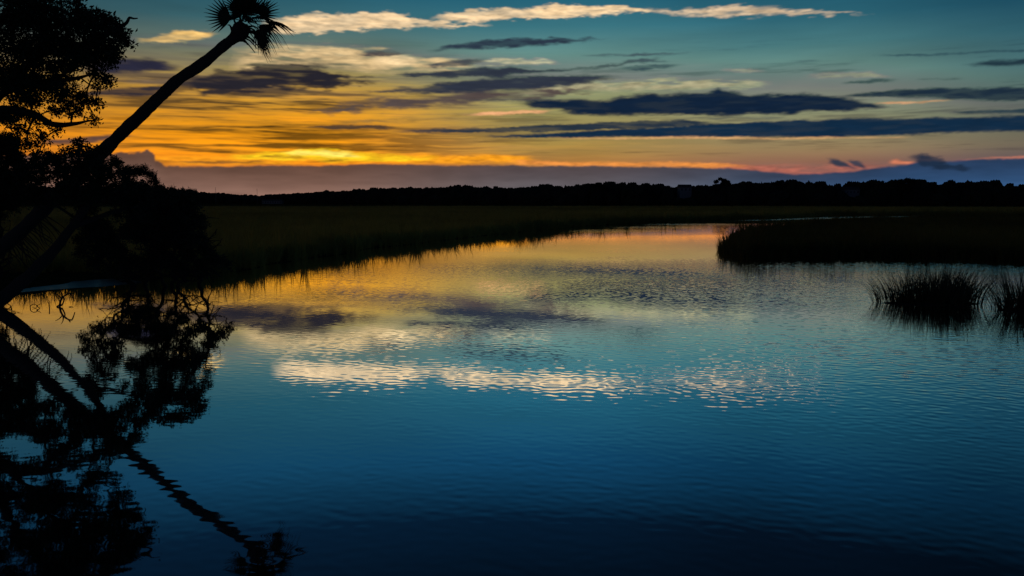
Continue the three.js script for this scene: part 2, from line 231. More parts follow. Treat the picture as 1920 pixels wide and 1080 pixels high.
class Build {   // collects triangles
  constructor() { this.p = []; this.i = []; this.uv = []; }
  vert(v, u = 0, w = 0) { this.p.push(v.x, v.y, v.z); this.uv.push(u, w); return this.p.length / 3 - 1; }
  // a tube along points with a radius at each, its surface uneven by "rough"
  tube(pts, radii, sides = 7, rough = 0.12) {
    const rings = [], up = V(0.31, 0.2, 0.93), n = V(), b = V(), t = V();
    let len = 0;
    for (let k = 0; k < pts.length; k++) {
      t.copy(pts[Math.min(k + 1, pts.length - 1)]).sub(pts[Math.max(k - 1, 0)]).normalize();
      n.crossVectors(up, t); if (n.lengthSq() < 1e-3) n.crossVectors(V(1, 0, 0), t); n.normalize(); b.crossVectors(t, n);
      if (k) len += pts[k].distanceTo(pts[k - 1]);
      const ring = [];
      for (let s = 0; s <= sides; s++) {
        const a = s % sides / sides * 2 * Math.PI, r = radii[k] * (1 + rough * 2 * (vn(Math.cos(a) * 1.7 + pts[k].x * 3.1 + 50, Math.sin(a) * 1.7 + len * 3.3 + 50) - 0.5));
        ring.push(this.vert(V().copy(pts[k]).addScaledVector(n, Math.cos(a) * r).addScaledVector(b, Math.sin(a) * r), s / sides, len));
      }
      rings.push(ring);
    }
    for (let k = 0; k + 1 < rings.length; k++) for (let s = 0; s < sides; s++) this.i.push(rings[k][s], rings[k][s + 1], rings[k + 1][s], rings[k][s + 1], rings[k + 1][s + 1], rings[k + 1][s]);
    for (const [k, f] of [[0, 1], [rings.length - 1, 0]]) { const c = this.vert(pts[k]); for (let s = 0; s < sides; s++) f ? this.i.push(c, rings[k][s + 1], rings[k][s]) : this.i.push(c, rings[k][s], rings[k][s + 1]); }
    return this;
  }
  // a flat tapering blade along points, widths at each
  blade(pts, widths, side) {
    let a0, b0;
    for (let k = 0; k < pts.length; k++) {
      const w = widths[k] / 2, a = this.vert(V().copy(pts[k]).addScaledVector(side, -w), 0, k), b = this.vert(V().copy(pts[k]).addScaledVector(side, w), 1, k);
      if (k) this.i.push(a0, b0, a, b0, b, a);
      a0 = a; b0 = b;
    }
    return this;
  }
  geometry() {
    const g = new THREE.BufferGeometry();
    g.setAttribute('position', new THREE.Float32BufferAttribute(this.p, 3)); g.setAttribute('uv', new THREE.Float32BufferAttribute(this.uv, 2)); g.setIndex(this.i); g.computeVertexNormals();
    return g;
  }
}
const curve = (pts, n) => new THREE.CatmullRomCurve3(pts.map((p) => Array.isArray(p) ? V(...p) : p), false, 'centripetal').getPoints(n);
const taper = (n, r0, r1, pow = 1) => Array.from({ length: n + 1 }, (_, k) => lerp(r0, r1, Math.pow(k / n, pow)));

function noiseTexture(w, h, f, srgb) {
  const d = new Uint8Array(w * h * 4);
  for (let y = 0; y < h; y++) for (let x = 0; x < w; x++) { const c = f(x / w, y / h), o = (y * w + x) * 4; d[o] = c[0] * 255; d[o + 1] = c[1] * 255; d[o + 2] = c[2] * 255; d[o + 3] = 255; }
  const t = new THREE.DataTexture(d, w, h); t.wrapS = t.wrapT = THREE.RepeatWrapping; t.magFilter = t.minFilter = THREE.LinearFilter; if (srgb) t.colorSpace = THREE.SRGBColorSpace; t.needsUpdate = true; return t;
}
const barkBump = noiseTexture(256, 256, (u, v) => { const n = 0.6 * vn(u * 32, v * 8, 8 * 4) + 0.4 * vn(u * 64, v * 32, 32); return [n, n, n]; });
const rgb = (r, g, b) => new THREE.Color().setRGB(r, g, b);
const std = (color, roughness = 0.9, extra = {}) => new THREE.MeshStandardMaterial({ color, roughness, side: THREE.DoubleSide, ...extra });
const M = {
  bark: std(rgb(0.055, 0.045, 0.036), 0.95, { bumpMap: barkBump, bumpScale: 0.02 }),
  palmBark: std(rgb(0.06, 0.052, 0.044), 0.95, { bumpMap: barkBump, bumpScale: 0.02 }),
  oakLeaf: std(rgb(0.03, 0.042, 0.02), 0.75),
  shrubLeaf: std(rgb(0.034, 0.045, 0.022), 0.75),
  frond: std(rgb(0.035, 0.05, 0.022), 0.6),
  deadFrond: std(rgb(0.07, 0.055, 0.035), 0.9),
  grass: new THREE.MeshPhysicalMaterial({ color: rgb(0.42, 0.36, 0.1), roughness: 0.95, transmission: 0.55, thickness: 0, specularIntensity: 0.3, side: THREE.DoubleSide }),
  clump: std(rgb(0.11, 0.115, 0.06), 0.8),
  farLeaf: std(rgb(0.032, 0.036, 0.022), 0.95),
  wood: std(rgb(0.06, 0.05, 0.042), 0.9),
  wall: std(rgb(0.24, 0.24, 0.26), 0.85), roof: std(rgb(0.07, 0.065, 0.065), 0.8), pane: std(rgb(0.03, 0.035, 0.045), 0.12), metal: std(rgb(0.2, 0.2, 0.2), 0.5, { metalness: 0.6 }),
};

// ---------------------------------------------------------------- land and water
const LEFT = [[-46, 60], [-30, 8], [-20.5, -12], [-16.9, -20.5], [-16.4, -26], [-19, -31.8], [-17.5, -34.4], [-13.4, -40.4], [-12.7, -46.2], [-11.6, -51.5], [-10, -61.4], [-7, -70.1], [-3.1, -82.9], [2.4, -97.8], [10.2, -116.6], [19.5, -130.5], [37, -152.3], [48.3, -161.3], [69, -189.2], [83, -196], [104, -199.5], [157, -203], [3500, -230], [3500, -6000], [-6000, -6000], [-6000, 60]];
const RIGHT = [[13.8, -56.3], [14.2, -52.4], [17.3, -51.6], [21.9, -51.8], [26.1, -50], [28.6, -48], [34.5, -45], [60, -37], [120, -22], [3500, 20], [3500, -190], [149, -166], [91.8, -156.7], [56.7, -133.7], [34.8, -103.4], [25, -86.9], [18, -70.1]];
function signedDistance(poly, x, z) {   // positive inside
  let best = 1e18, inside = false;
  for (let i = 0, j = poly.length - 1; i < poly.length; j = i++) {
    const [ax, az] = poly[j], [bx, bz] = poly[i], dx = bx - ax, dz = bz - az, t = clamp(((x - ax) * dx + (z - az) * dz) / (dx * dx + dz * dz));
    best = Math.min(best, (ax + dx * t - x) ** 2 + (az + dz * t - z) ** 2);
    if ((az > z) !== (bz > z) && x < (bx - ax) * (z - az) / (bz - az) + ax) inside = !inside;
  }
  return (inside ? 1 : -1) * Math.sqrt(best);
}
const wiggle = (x, z) => 1.1 * (fbm(x * 0.35 + 40, z * 0.35 + 80, 3) - 0.5);
const landLeft = (x, z) => signedDistance(LEFT, x, z) + wiggle(x, z), landRight = (x, z) => signedDistance(RIGHT, x, z) + wiggle(x, z);
const land = (x, z) => Math.max(landLeft(x, z), landRight(x, z), z - 70);
const groundY = (d, x, z) => d > 0 ? Math.min(0.3, d * 0.22) + 0.1 * (fbm(x * 0.2, z * 0.2, 3) - 0.5) * clamp(d) : Math.max(-1.4, d * 0.35);
{
  const lines = (a, b, step, outer) => { const r = []; for (let v = a; v <= b; v += step) r.push(v); return [...outer.filter((v) => v < a), ...r, ...outer.filter((v) => v > b)]; };
  const far = [-6000, -3000, -1500, -800, -500, -350, -250, 180, 260, 400, 700, 1500, 3000, 6000];
  const xs = lines(-90, 130, 1, far), zs = lines(-215, 12, 1, [...far, -280, 30, 60, 90, 130]).sort((a, b) => a - b);
  const p = [], uv = [], idx = [];
  for (const z of zs) for (const x of xs) { p.push(x, groundY(land(x, z), x, z), z); uv.push(x / 8, -z / 8); }
  for (let j = 0; j + 1 < zs.length; j++) for (let i = 0; i + 1 < xs.length; i++) { const a = j * xs.length + i, b = a + 1, c = a + xs.length; idx.push(a, c, b, b, c, c + 1); }
  const g = new THREE.BufferGeometry();
  g.setAttribute('position', new THREE.Float32BufferAttribute(p, 3)); g.setAttribute('uv', new THREE.Float32BufferAttribute(uv, 2)); g.setIndex(idx); g.computeVertexNormals();
  const map = noiseTexture(512, 512, (u, v) => { const n = 0.5 * vn(u * 16, v * 16, 16) + 0.5 * vn(u * 128, v * 128, 128); return [0.24 + 0.1 * n, 0.23 + 0.09 * n, 0.14 + 0.06 * n]; }, true);
  setting('ground', g, new THREE.MeshPhysicalMaterial({ color: rgb(1, 1, 1), roughness: 1, specularIntensity: 0, map }), 'dark muddy marsh ground under the grass');
}
// Ripples: a random sea of short wavelets by an inverse Fourier transform, nearly still in the middle of the creek and ruffled in patches.
function ripples(N, L, patch) {
  const re = new Float32Array(N * N), im = new Float32Array(N * N);
  for (let y = 0; y < N; y++) for (let x = 0; x < N; x++) {
    const kx = (x < N / 2 ? x : x - N) * 2 * Math.PI / L, ky = (y < N / 2 ? y : y - N) * 2 * Math.PI / L, k = Math.hypot(kx, ky);
    if (k < 0.6 || k > 60) continue;
    const th = Math.atan2(ky, kx) - 1.25, dir = 0.45 + Math.pow(Math.cos(th), 2);
    const band = Math.exp(-((Math.log(k / 26) / 0.5) ** 2)) + 0.5 * Math.exp(-((Math.log(k / 9) / 0.5) ** 2)) + 0.16 * Math.exp(-((Math.log(k / 4) / 0.6) ** 2)) + 0.1 * Math.exp(-((Math.log(k / 1.4) / 0.5) ** 2));
    const a = band * dir / k, ph = rnd() * 2 * Math.PI, h = a * Math.cos(ph), q = a * Math.sin(ph);   // slope spectrum
    // slopes: (i kx h) + i (i ky h), so one transform gives both after taking hermitian pairs below
    re[y * N + x] = h; im[y * N + x] = q;
  }
  const sr = new Float32Array(N * N), si = new Float32Array(N * N);
  for (let y = 0; y < N; y++) for (let x = 0; x < N; x++) {
    const y2 = (N - y) % N, x2 = (N - x) % N, o = y * N + x, o2 = y2 * N + x2;
    const hr = re[o] + re[o2], hi = im[o] - im[o2], kx = (x < N / 2 ? x : x - N), ky = (y < N / 2 ? y : y - N), kk = 1 / Math.max(1, Math.hypot(kx, ky)), ux = kx * kk * Math.hypot(kx, ky) * 2 * Math.PI / L, uy = ky * kk * Math.hypot(kx, ky) * 2 * Math.PI / L;
    // i k h : (-k hi, k hr); sum X + iY
    sr[o] = -ux * hi - uy * hr; si[o] = ux * hr - uy * hi;
  }
  const fft = (r, m, base, stride) => {
    for (let i = 1, j = 0; i < N; i++) { let bit = N >> 1; for (; j & bit; bit >>= 1) j ^= bit; j ^= bit; if (i < j) { const a = base + i * stride, b = base + j * stride; let t = r[a]; r[a] = r[b]; r[b] = t; t = m[a]; m[a] = m[b]; m[b] = t; } }
    for (let len = 2; len <= N; len <<= 1) {
      const half = len >> 1, step = N / len;
      for (let i = 0; i < N; i += len) for (let k = 0; k < half; k++) {
        const c = cosT[k * step], s = sinT[k * step], a = base + (i + k) * stride, b = base + (i + k + half) * stride, xr = r[b] * c - m[b] * s, xi = r[b] * s + m[b] * c;
        r[b] = r[a] - xr; m[b] = m[a] - xi; r[a] += xr; m[a] += xi;
      }
    }
  };
  const cosT = new Float32Array(N / 2), sinT = new Float32Array(N / 2);
  for (let k = 0; k < N / 2; k++) { cosT[k] = Math.cos(2 * Math.PI * k / N); sinT[k] = Math.sin(2 * Math.PI * k / N); }
  const row = new Float32Array(N), rowi = new Float32Array(N);
  for (let y = 0; y < N; y++) fft(sr, si, y * N, 1);
  for (let x = 0; x < N; x++) { for (let y = 0; y < N; y++) { row[y] = sr[y * N + x]; rowi[y] = si[y * N + x]; } fft(row, rowi, 0, 1); for (let y = 0; y < N; y++) { sr[y * N + x] = row[y]; si[y * N + x] = rowi[y]; } }
  let sum = 0; for (let o = 0; o < N * N; o++) sum += sr[o] ** 2 + si[o] ** 2;
  const norm = 1 / Math.sqrt(sum / (2 * N * N)), d = new Float32Array(N * N * 4);
  for (let y = 0; y < N; y++) for (let x = 0; x < N; x++) {
    const o = y * N + x, s = norm * patch(x / N * L, y / N * L), nx = -sr[o] * s, ny = -si[o] * s, l = 1 / Math.hypot(nx, ny, 1);
    d[o * 4] = 0.5 + 0.5 * nx * l; d[o * 4 + 1] = 0.5 + 0.5 * ny * l; d[o * 4 + 2] = 0.5 + 0.5 * l; d[o * 4 + 3] = 1;
  }
  const t = new THREE.DataTexture(d, N, N, THREE.RGBAFormat, THREE.FloatType);
  t.wrapS = t.wrapT = THREE.RepeatWrapping; t.magFilter = t.minFilter = THREE.LinearFilter; t.needsUpdate = true; return t;
}
const L = 82;   // metres covered by the ripple map: x from -41 to 41, z from 0 to -82
const blob = (x, z, cx, cz, rx, rz) => Math.exp(-(((x - cx) / rx) ** 2) - ((z - cz) / rz) ** 2);
const waterMap = ripples(2048, L, (u, v) => {
  const x = u - 41, z = -v, n = vn(u / L * 10 + 3, v / L * 10, 10) * 0.6 + vn(u / L * 24, v / L * 24, 24) * 0.4;
  return (0.001 + 0.0022 * sst(0.4, 0.7, n)) * (0.55 + 0.45 * sst(-9, -17, z)) + 0.013 * blob(x, z, 9.8, -17.5, 5.2, 5) + 0.0015 * blob(x, z, 8, -11, 5, 4) + 0.005 * blob(x, z, 7, -33, 8, 5) + 0.03 * blob(x, z, 22, -44, 10, 5) + 0.02 * blob(x, z, 17, -30, 6, 5);
});
const waterMat = (map, scale = 1) => new THREE.MeshPhysicalMaterial({ color: rgb(0.9, 0.95, 0.98), metalness: 1, roughness: 0.02, ior: 1.33, normalMap: map, normalScale: new THREE.Vector2(scale, scale) });
{
  const g = new THREE.PlaneGeometry(7000, 3300, 1, 1); g.rotateX(-Math.PI / 2); g.translate(0, 0, 1350);
  const p = g.attributes.position, uv = g.attributes.uv;
  for (let i = 0; i < p.count; i++) uv.setXY(i, (p.getX(i) + 41) / L, -p.getZ(i) / L);
  setting('water', g, waterMat(waterMap), 'calm tidal creek reflecting the sunset sky');
  // the far reach along the opposite bank, ruffled by the breeze
  const s = new THREE.Shape([[30, 148], [37, 155], [48.3, 164], [69, 192], [83, 199], [100, 202], [84, 184], [72, 176], [56, 160], [42, 149]].map((q) => new THREE.Vector2(...q)));
  const f = new THREE.ShapeGeometry(s); f.rotateX(-Math.PI / 2); f.translate(0, 0.004, 0);
  const fp = f.attributes.position, fu = f.attributes.uv; for (let i = 0; i < fp.count; i++) fu.setXY(i, fp.getX(i) / 30, fp.getZ(i) / 30);
  setting('ruffled_water', f, waterMat(ripples(512, 30, () => 0.075)), 'ruffled far reach of the creek catching the light');
}
{ // wet mud at the foot of the left bank
  const b = new Build(), pts = [[-20.6, -31.2], [-19.6, -32.2], [-18.7, -33.2], [-17.9, -34.1], [-17.1, -35], [-16.2, -36.4]];
  const rows = pts.map(([x, z], k) => [0, 1, 2].map((q) => b.vert(V(x + 0.9 - q * 0.7 + 0.2 * Math.sin(k * 2.1), [0.005, 0.06, 0.12][q] + 0.02 * Math.sin(k * 3 + q), z + 0.75 - q * 0.55), k, q)));
  for (let k = 0; k + 1 < rows.length; k++) for (let q = 0; q < 2; q++) b.i.push(rows[k][q], rows[k + 1][q], rows[k][q + 1], rows[k + 1][q], rows[k + 1][q + 1], rows[k][q + 1]);
  setting('mud', b.geometry(), std(rgb(0.1, 0.1, 0.1), 0.32), 'strip of wet mud at the foot of the left bank');
}

// ---------------------------------------------------------------- marsh grass
function tuft(n, h, spread, w) {
  const b = new Build();
  for (let k = 0; k < n; k++) {
    const a = rr(0, 6.283), lean = rr(0.05, 0.5), hh = h * rr(0.55, 1), r0 = spread * Math.sqrt(rnd()), c = V(Math.cos(a), 0, Math.sin(a)), f = V(Math.cos(a + 1.57 + rr(-0.6, 0.6)), 0, Math.sin(a + 1.57));
    const base = V(r0 * Math.cos(a + rr(-1, 1)), -0.06, r0 * Math.sin(a + rr(-1, 1))), q = [];
    for (let s = 0; s <= 3; s++) { const t = s / 3; q.push(V().copy(base).addScaledVector(c, lean * hh * t * t * (0.6 + 0.5 * t)).add(V(0, hh * t * (1 - 0.28 * lean * t), 0))); }
    b.blade(q, [w, w * 0.9, w * 0.6, w * 0.08], f);
  }
  return b.geometry();
}
const tufts = [tuft(14, 1, 0.22, 0.026), tuft(14, 1, 0.28, 0.022), tuft(12, 1.05, 0.16, 0.03), tuft(9, 1.3, 0.1, 0.036)];
function meadow(name, label, spots, tone) {
  const o = new THREE.Group(); o.name = numbered(name); o.userData = { kind: 'stuff', label, category: 'marsh grass' }; scene.add(o);
  const m4 = new THREE.Matrix4(), q = new THREE.Quaternion(), Y = V(0, 1, 0), c = new THREE.Color();
  tufts.forEach((g, t) => {
    const mine = spots.filter((_, i) => i % tufts.length === t), im = new THREE.InstancedMesh(g, M.grass, mine.length);
    mine.forEach(([x, y, z, s, h], i) => {
      m4.compose(V(x, y, z), q.setFromAxisAngle(Y, rr(0, 6.283)), V(s, h, s)); im.setMatrixAt(i, m4);
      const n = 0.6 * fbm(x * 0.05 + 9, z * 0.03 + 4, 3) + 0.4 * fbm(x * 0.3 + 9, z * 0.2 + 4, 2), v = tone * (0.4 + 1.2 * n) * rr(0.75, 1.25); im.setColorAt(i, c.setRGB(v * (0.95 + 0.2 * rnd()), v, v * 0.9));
    });
    im.name = 'tuft'; im.userData = { kind: 'stuff' }; shadows(im); o.add(im);
  });
}
{
  const left = [], right = [];
  const put = (x, z, k = 1, wide = 1) => {
    const dl = landLeft(x, z), dr = landRight(x, z), d = Math.max(dl, dr); if (d < 0.02 || (x < -14.8 && z > -37)) return;
    const r = Math.hypot(x, z), n = fbm(x * 0.08, z * 0.06, 3), s = Math.pow(Math.max(1, r / 45), 0.55);
    const h = (dl > dr ? 1.0 : 0.86) * (0.7 + 0.6 * n) * rr(0.7, 1.2) * k * (d < 1.2 ? 0.95 : 1);
    (dl > dr ? left : right).push([x, groundY(d, x, z), z, s * wide * rr(0.8, 1.2), h]);
  };
  for (let r = 33; r < 430; r += 1) { const N = 7 * Math.pow(45 / r, 1.3) * r * 1.24; for (let k = 0; k < N; k++) { const a = rr(-0.62, 0.62), q = r + rnd(); put(Math.sin(a) * q, -Math.cos(a) * q); } }
  for (const poly of [LEFT, RIGHT]) poly.forEach(([x1, z1], i) => {   // thicker along the water
    const [x0, z0] = poly[(i + poly.length - 1) % poly.length], len = Math.hypot(x1 - x0, z1 - z0); if (len > 60) return;
    const nx = (z1 - z0) / len, nz = -(x1 - x0) / len;
    for (let k = 0; k < len * 34; k++) { const t = rnd(), d = rr(-2.2, 2.2); const x = lerp(x0, x1, t) + nx * d, z = lerp(z0, z1, t) + nz * d; if (z < -28) put(x, z, rr(0.75, 1.05)); }
    for (let k = 0; k < len * 16; k++) { const t = rnd(), d = rr(-2.4, 2.4), x = lerp(x0, x1, t) + nx * d, z = lerp(z0, z1, t) + nz * d; if (z < -28 && vn(x * 0.8 + 60, z * 0.8 + 60) > 0.45) put(x, z, rr(1.2, 2.1), 1.4); }
  });
  for (let k = 0; k < 420; k++) { const x = rr(12.9, 24), z = rr(-84, -50.5), n = vn(x * 0.9 + 20, z * 0.9 + 20); if (n > 0.5 && Math.abs(landRight(x, z) - 1) < 1.6) put(x, z, rr(1.5, 2.5), 1.7); }
  meadow('marsh_grass', 'wide olive brown marsh grass plain from the creek to the far wood', left, 1);
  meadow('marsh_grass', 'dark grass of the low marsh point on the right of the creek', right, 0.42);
}

// ---------------------------------------------------------------- trees
function leafSprig(n, spread, len, wide) {
  const b = new Build();
  for (let k = 0; k < n; k++) {
    const c = V(rr(-1, 1), rr(-0.8, 0.8), rr(-1, 1)).multiplyScalar(spread), d = V(rr(-1, 1), rr(-0.9, 0.7), rr(-1, 1)).normalize(), s = V().crossVectors(d, V(rr(-1, 1), rr(-1, 1), rr(-1, 1))).normalize(), l = len * rr(0.7, 1.2);
    const e = V().crossVectors(d, s).multiplyScalar(0.12 * l);
    const p0 = b.vert(c), p1 = b.vert(V().copy(c).addScaledVector(d, l * 0.5).addScaledVector(s, wide / 2).add(e)), p2 = b.vert(V().copy(c).addScaledVector(d, l)), p3 = b.vert(V().copy(c).addScaledVector(d, l * 0.5).addScaledVector(s, -wide / 2).add(e));
    b.i.push(p0, p1, p2, p0, p2, p3);
  }
  return b.geometry();
}
const sprigs = { oak: leafSprig(14, 0.15, 0.13, 0.06), small: leafSprig(14, 0.12, 0.11, 0.045), needle: leafSprig(20, 0.16, 0.16, 0.03), far: leafSprig(20, 0.5, 0.6, 0.35) };
function crown(root, clumps, sprig, material, density, name = 'crown', flat = 0.8, gaps = 0) {
  const spots = [];
  for (const [x, y, z, r] of clumps) {
    const N = Math.ceil(density * r * r);
    for (let k = 0; k < N; k++) {
      const d = V(rr(-1, 1), rr(-1, 1), rr(-1, 1)); if (d.lengthSq() > 1) { k--; continue; }
      d.multiplyScalar(Math.pow(d.length() + 0.01, -0.35));   // more towards the outside
      const lump = 0.75 + 0.5 * vn(x * 7 + d.x * 2.4, y * 7 + d.y * 2.4 + d.z * 1.9);
      const p = V(x + d.x * r * lump, y + d.y * r * flat * lump, z + d.z * r * lump);
      if (gaps && vn(p.x * 2.6 + 30, p.y * 2.6 + p.z * 0.7 + 60) < gaps) continue;
      spots.push(p);
    }
  }
  const im = new THREE.InstancedMesh(sprig, material, spots.length), m4 = new THREE.Matrix4(), e = new THREE.Euler(), q = new THREE.Quaternion(), c = new THREE.Color();
  spots.forEach((p, i) => { const s = rr(0.7, 1.25); m4.compose(p, q.setFromEuler(e.set(rr(-0.6, 0.6), rr(0, 6.283), rr(-0.6, 0.6))), V(s, s, s)); im.setMatrixAt(i, m4); const v = rr(0.7, 1.3); im.setColorAt(i, c.setRGB(v, v, v * rr(0.85, 1.1))); });
  im.name = name; im.userData = { kind: 'stuff' }; shadows(im); root.add(im); return im;
}
// boughs that reach from the limbs to every clump of leaves, and twigs inside the clumps
function boughs(root, limbs, clumps, r0, twigs, material) {
  const nodes = []; limbs.forEach((l) => l.forEach((p) => nodes.push(p)));
  const thick = new Build(), thin = new Build();
  const order = clumps.map((c) => { const p = V(c[0], c[1], c[2]); return { p, r: c[3], d: Math.min(...nodes.map((n) => n.distanceTo(p))) }; }).sort((a, b) => a.d - b.d);
  for (const { p, r } of order) {
    let near = nodes[0]; for (const n of nodes) if (n.distanceTo(p) < near.distanceTo(p)) near = n;
    const len = near.distanceTo(p), mid = V().lerpVectors(near, p, 0.5).add(V(rr(-1, 1), rr(-0.4, 1), rr(-1, 1)).multiplyScalar(len * 0.16));
    const pts = curve([near, mid, p], 6), rad = Math.min(r0, 0.012 + 0.02 * len + 0.03 * r);
    thick.tube(pts, taper(6, rad, rad * 0.45), 6, 0.2);
    pts.slice(2).forEach((q) => nodes.push(q));
    for (let k = 0; k < twigs; k++) {
      const d = V(rr(-1, 1), rr(-0.7, 0.8), rr(-1, 1)).normalize().multiplyScalar(r * rr(0.7, 1.25)), s = pts[3 + (k % 4)], e = V().copy(p).add(d);
      const m = V().lerpVectors(s, e, 0.5).add(V(rr(-1, 1), rr(-1, 1), rr(-1, 1)).multiplyScalar(r * 0.2));
      thin.tube(curve([s, m, e], 4), taper(4, 0.014, 0.004), 4, 0.1);
    }
  }
  part('boughs', thick.geometry(), material, root).userData.kind = 'stuff';
  part('twigs', thin.geometry(), material, root).userData.kind = 'stuff';
}
const localise = (list, [ox, oy, oz]) => list.map((c) => [c[0] - ox, c[1] - oy, c[2] - oz, ...c.slice(3)]);
function bigLimb(root, pts, r0, r1, name = 'branch', n = 24, sides = 9) { const c = curve(pts, n); part(name, new Build().tube(c, taper(n, r0, r1, 0.9), sides, 0.18).geometry(), M.bark, root); return c; }

{ // the live oak at the left edge
  const at = [-21.4, 0.2, -31], root = thing('live_oak', 'large dark live oak spreading over the creek in the upper left corner', 'tree', at);
  const trunk = bigLimb(root, localise([[-21.4, -0.2, -31], [-21.2, 1.2, -31], [-21, 2.6, -31]], at), 0.5, 0.34, 'trunk', 12, 12);
  const L1 = bigLimb(root, localise([[-20.79,1.02,-31.0],[-20.53,3.34,-31.0],[-19.72,5.44,-31.0],[-18.38,6.55,-30.8],[-16.89,6.46,-30.5],[-16.06,6.07,-30.3],[-15.16,6.07,-30.0],[-14.6,6.18,-30.0]], at), 0.3, 0.03), L2 = bigLimb(root, localise([[-19.72,5.44,-31.0],[-18.28,7.13,-31.0],[-16.89,7.53,-30.6],[-15.84,7.57,-30.4],[-15.08,7.65,-30.2],[-14.43,7.77,-30.0]], at), 0.17, 0.03), L3 = bigLimb(root, localise([[-18.28,7.13,-31.0],[-16.79,8.35,-30.5],[-15.46,8.72,-30.5],[-14.33,9.08,-30.5],[-13.64,9.44,-30.5],[-13.41,9.59,-30.5],[-13.31,9.75,-30.5],[-13.18,9.72,-30.5],[-13.03,9.73,-30.5]], at), 0.12, 0.02), L4 = bigLimb(root, localise([[-19.72,5.44,-31.0],[-19.19,7.69,-31.0],[-18.33,9.36,-31.0],[-17.3,10.83,-31.0]], at), 0.24, 0.08);
  const clumps = localise([[-19.16,11.19,-31.0,0.97],[-18.37,11.74,-31.0,0.87],[-17.27,11.37,-31.0,0.87],[-16.34,11.19,-31.0,0.74],[-19.46,9.36,-31.0,0.97],[-19.38,7.69,-31.0,0.97],[-19.47,6.38,-31.0,0.78],[-16.99,9.64,-29.7,0.82],[-15.98,9.71,-29.2,0.73],[-15.79,10.07,-30.2,0.64],[-14.85,9.61,-29.4,0.62],[-14.18,9.25,-29.1,0.51],[-14.2,9.56,-30.2,0.42],[-14.53,9.7,-31.8,0.34],[-14.06,9.31,-31.5,0.26],[-13.8,8.97,-31.3,0.18],[-13.73,8.74,-29.6,0.56],[-14.76,8.83,-30.6,0.57],[-14.91,8.77,-29.8,0.63],[-15.48,8.9,-29.5,0.74],[-16.04,8.67,-29.2,0.82],[-17.08,8.56,-29.6,0.83],[-14.47,8.71,-31.9,0.28],[-14.88,8.53,-31.6,0.4],[-14.53,8.33,-31.5,0.18],[-15.41,8.42,-31.5,0.39],[-14.97,8.19,-29.5,0.52],[-15.92,8.08,-29.9,0.64],[-17.41,8.05,-30.9,0.77],[-18.35,7.91,-31.2,0.78],[-15.14,8.0,-31.6,0.22],[-14.85,7.75,-31.7,0.24],[-13.5,7.32,-29.2,0.13],[-14.67,7.37,-30.8,0.15],[-15.99,7.88,-31.0,0.43],[-16.46,7.53,-30.5,0.53],[-16.84,7.13,-29.5,0.61],[-16.78,6.84,-30.4,0.42],[-15.24,6.95,-29.2,0.36],[-16.1,7.24,-31.9,0.36],[-15.58,7.06,-31.7,0.28],[-14.76,6.78,-30.7,0.19],[-15.3,6.57,-29.9,0.28],[-16.78,6.73,-31.8,0.24],[-15.34,6.54,-30.7,0.15],[-15.31,6.29,-31.7,0.16],[-17.47,6.4,-31.6,0.26],[-16.39,6.04,-30.5,0.27],[-15.86,5.88,-30.2,0.17],[-17.63,6.51,-30.8,0.35],[-17.76,6.28,-30.3,0.34],[-16.5,5.73,-29.4,0.26],[-16.28,5.51,-29.9,0.22],[-17.61,5.36,-31.5,0.28],[-16.55,5.84,-29.0,0.16]], at);
  boughs(root, [L1, L2, L3, L4], clumps, 0.07, 7, M.bark);
  crown(root, clumps, sprigs.oak, M.oakLeaf, 340, 'crown', 0.8, 0.36);
}
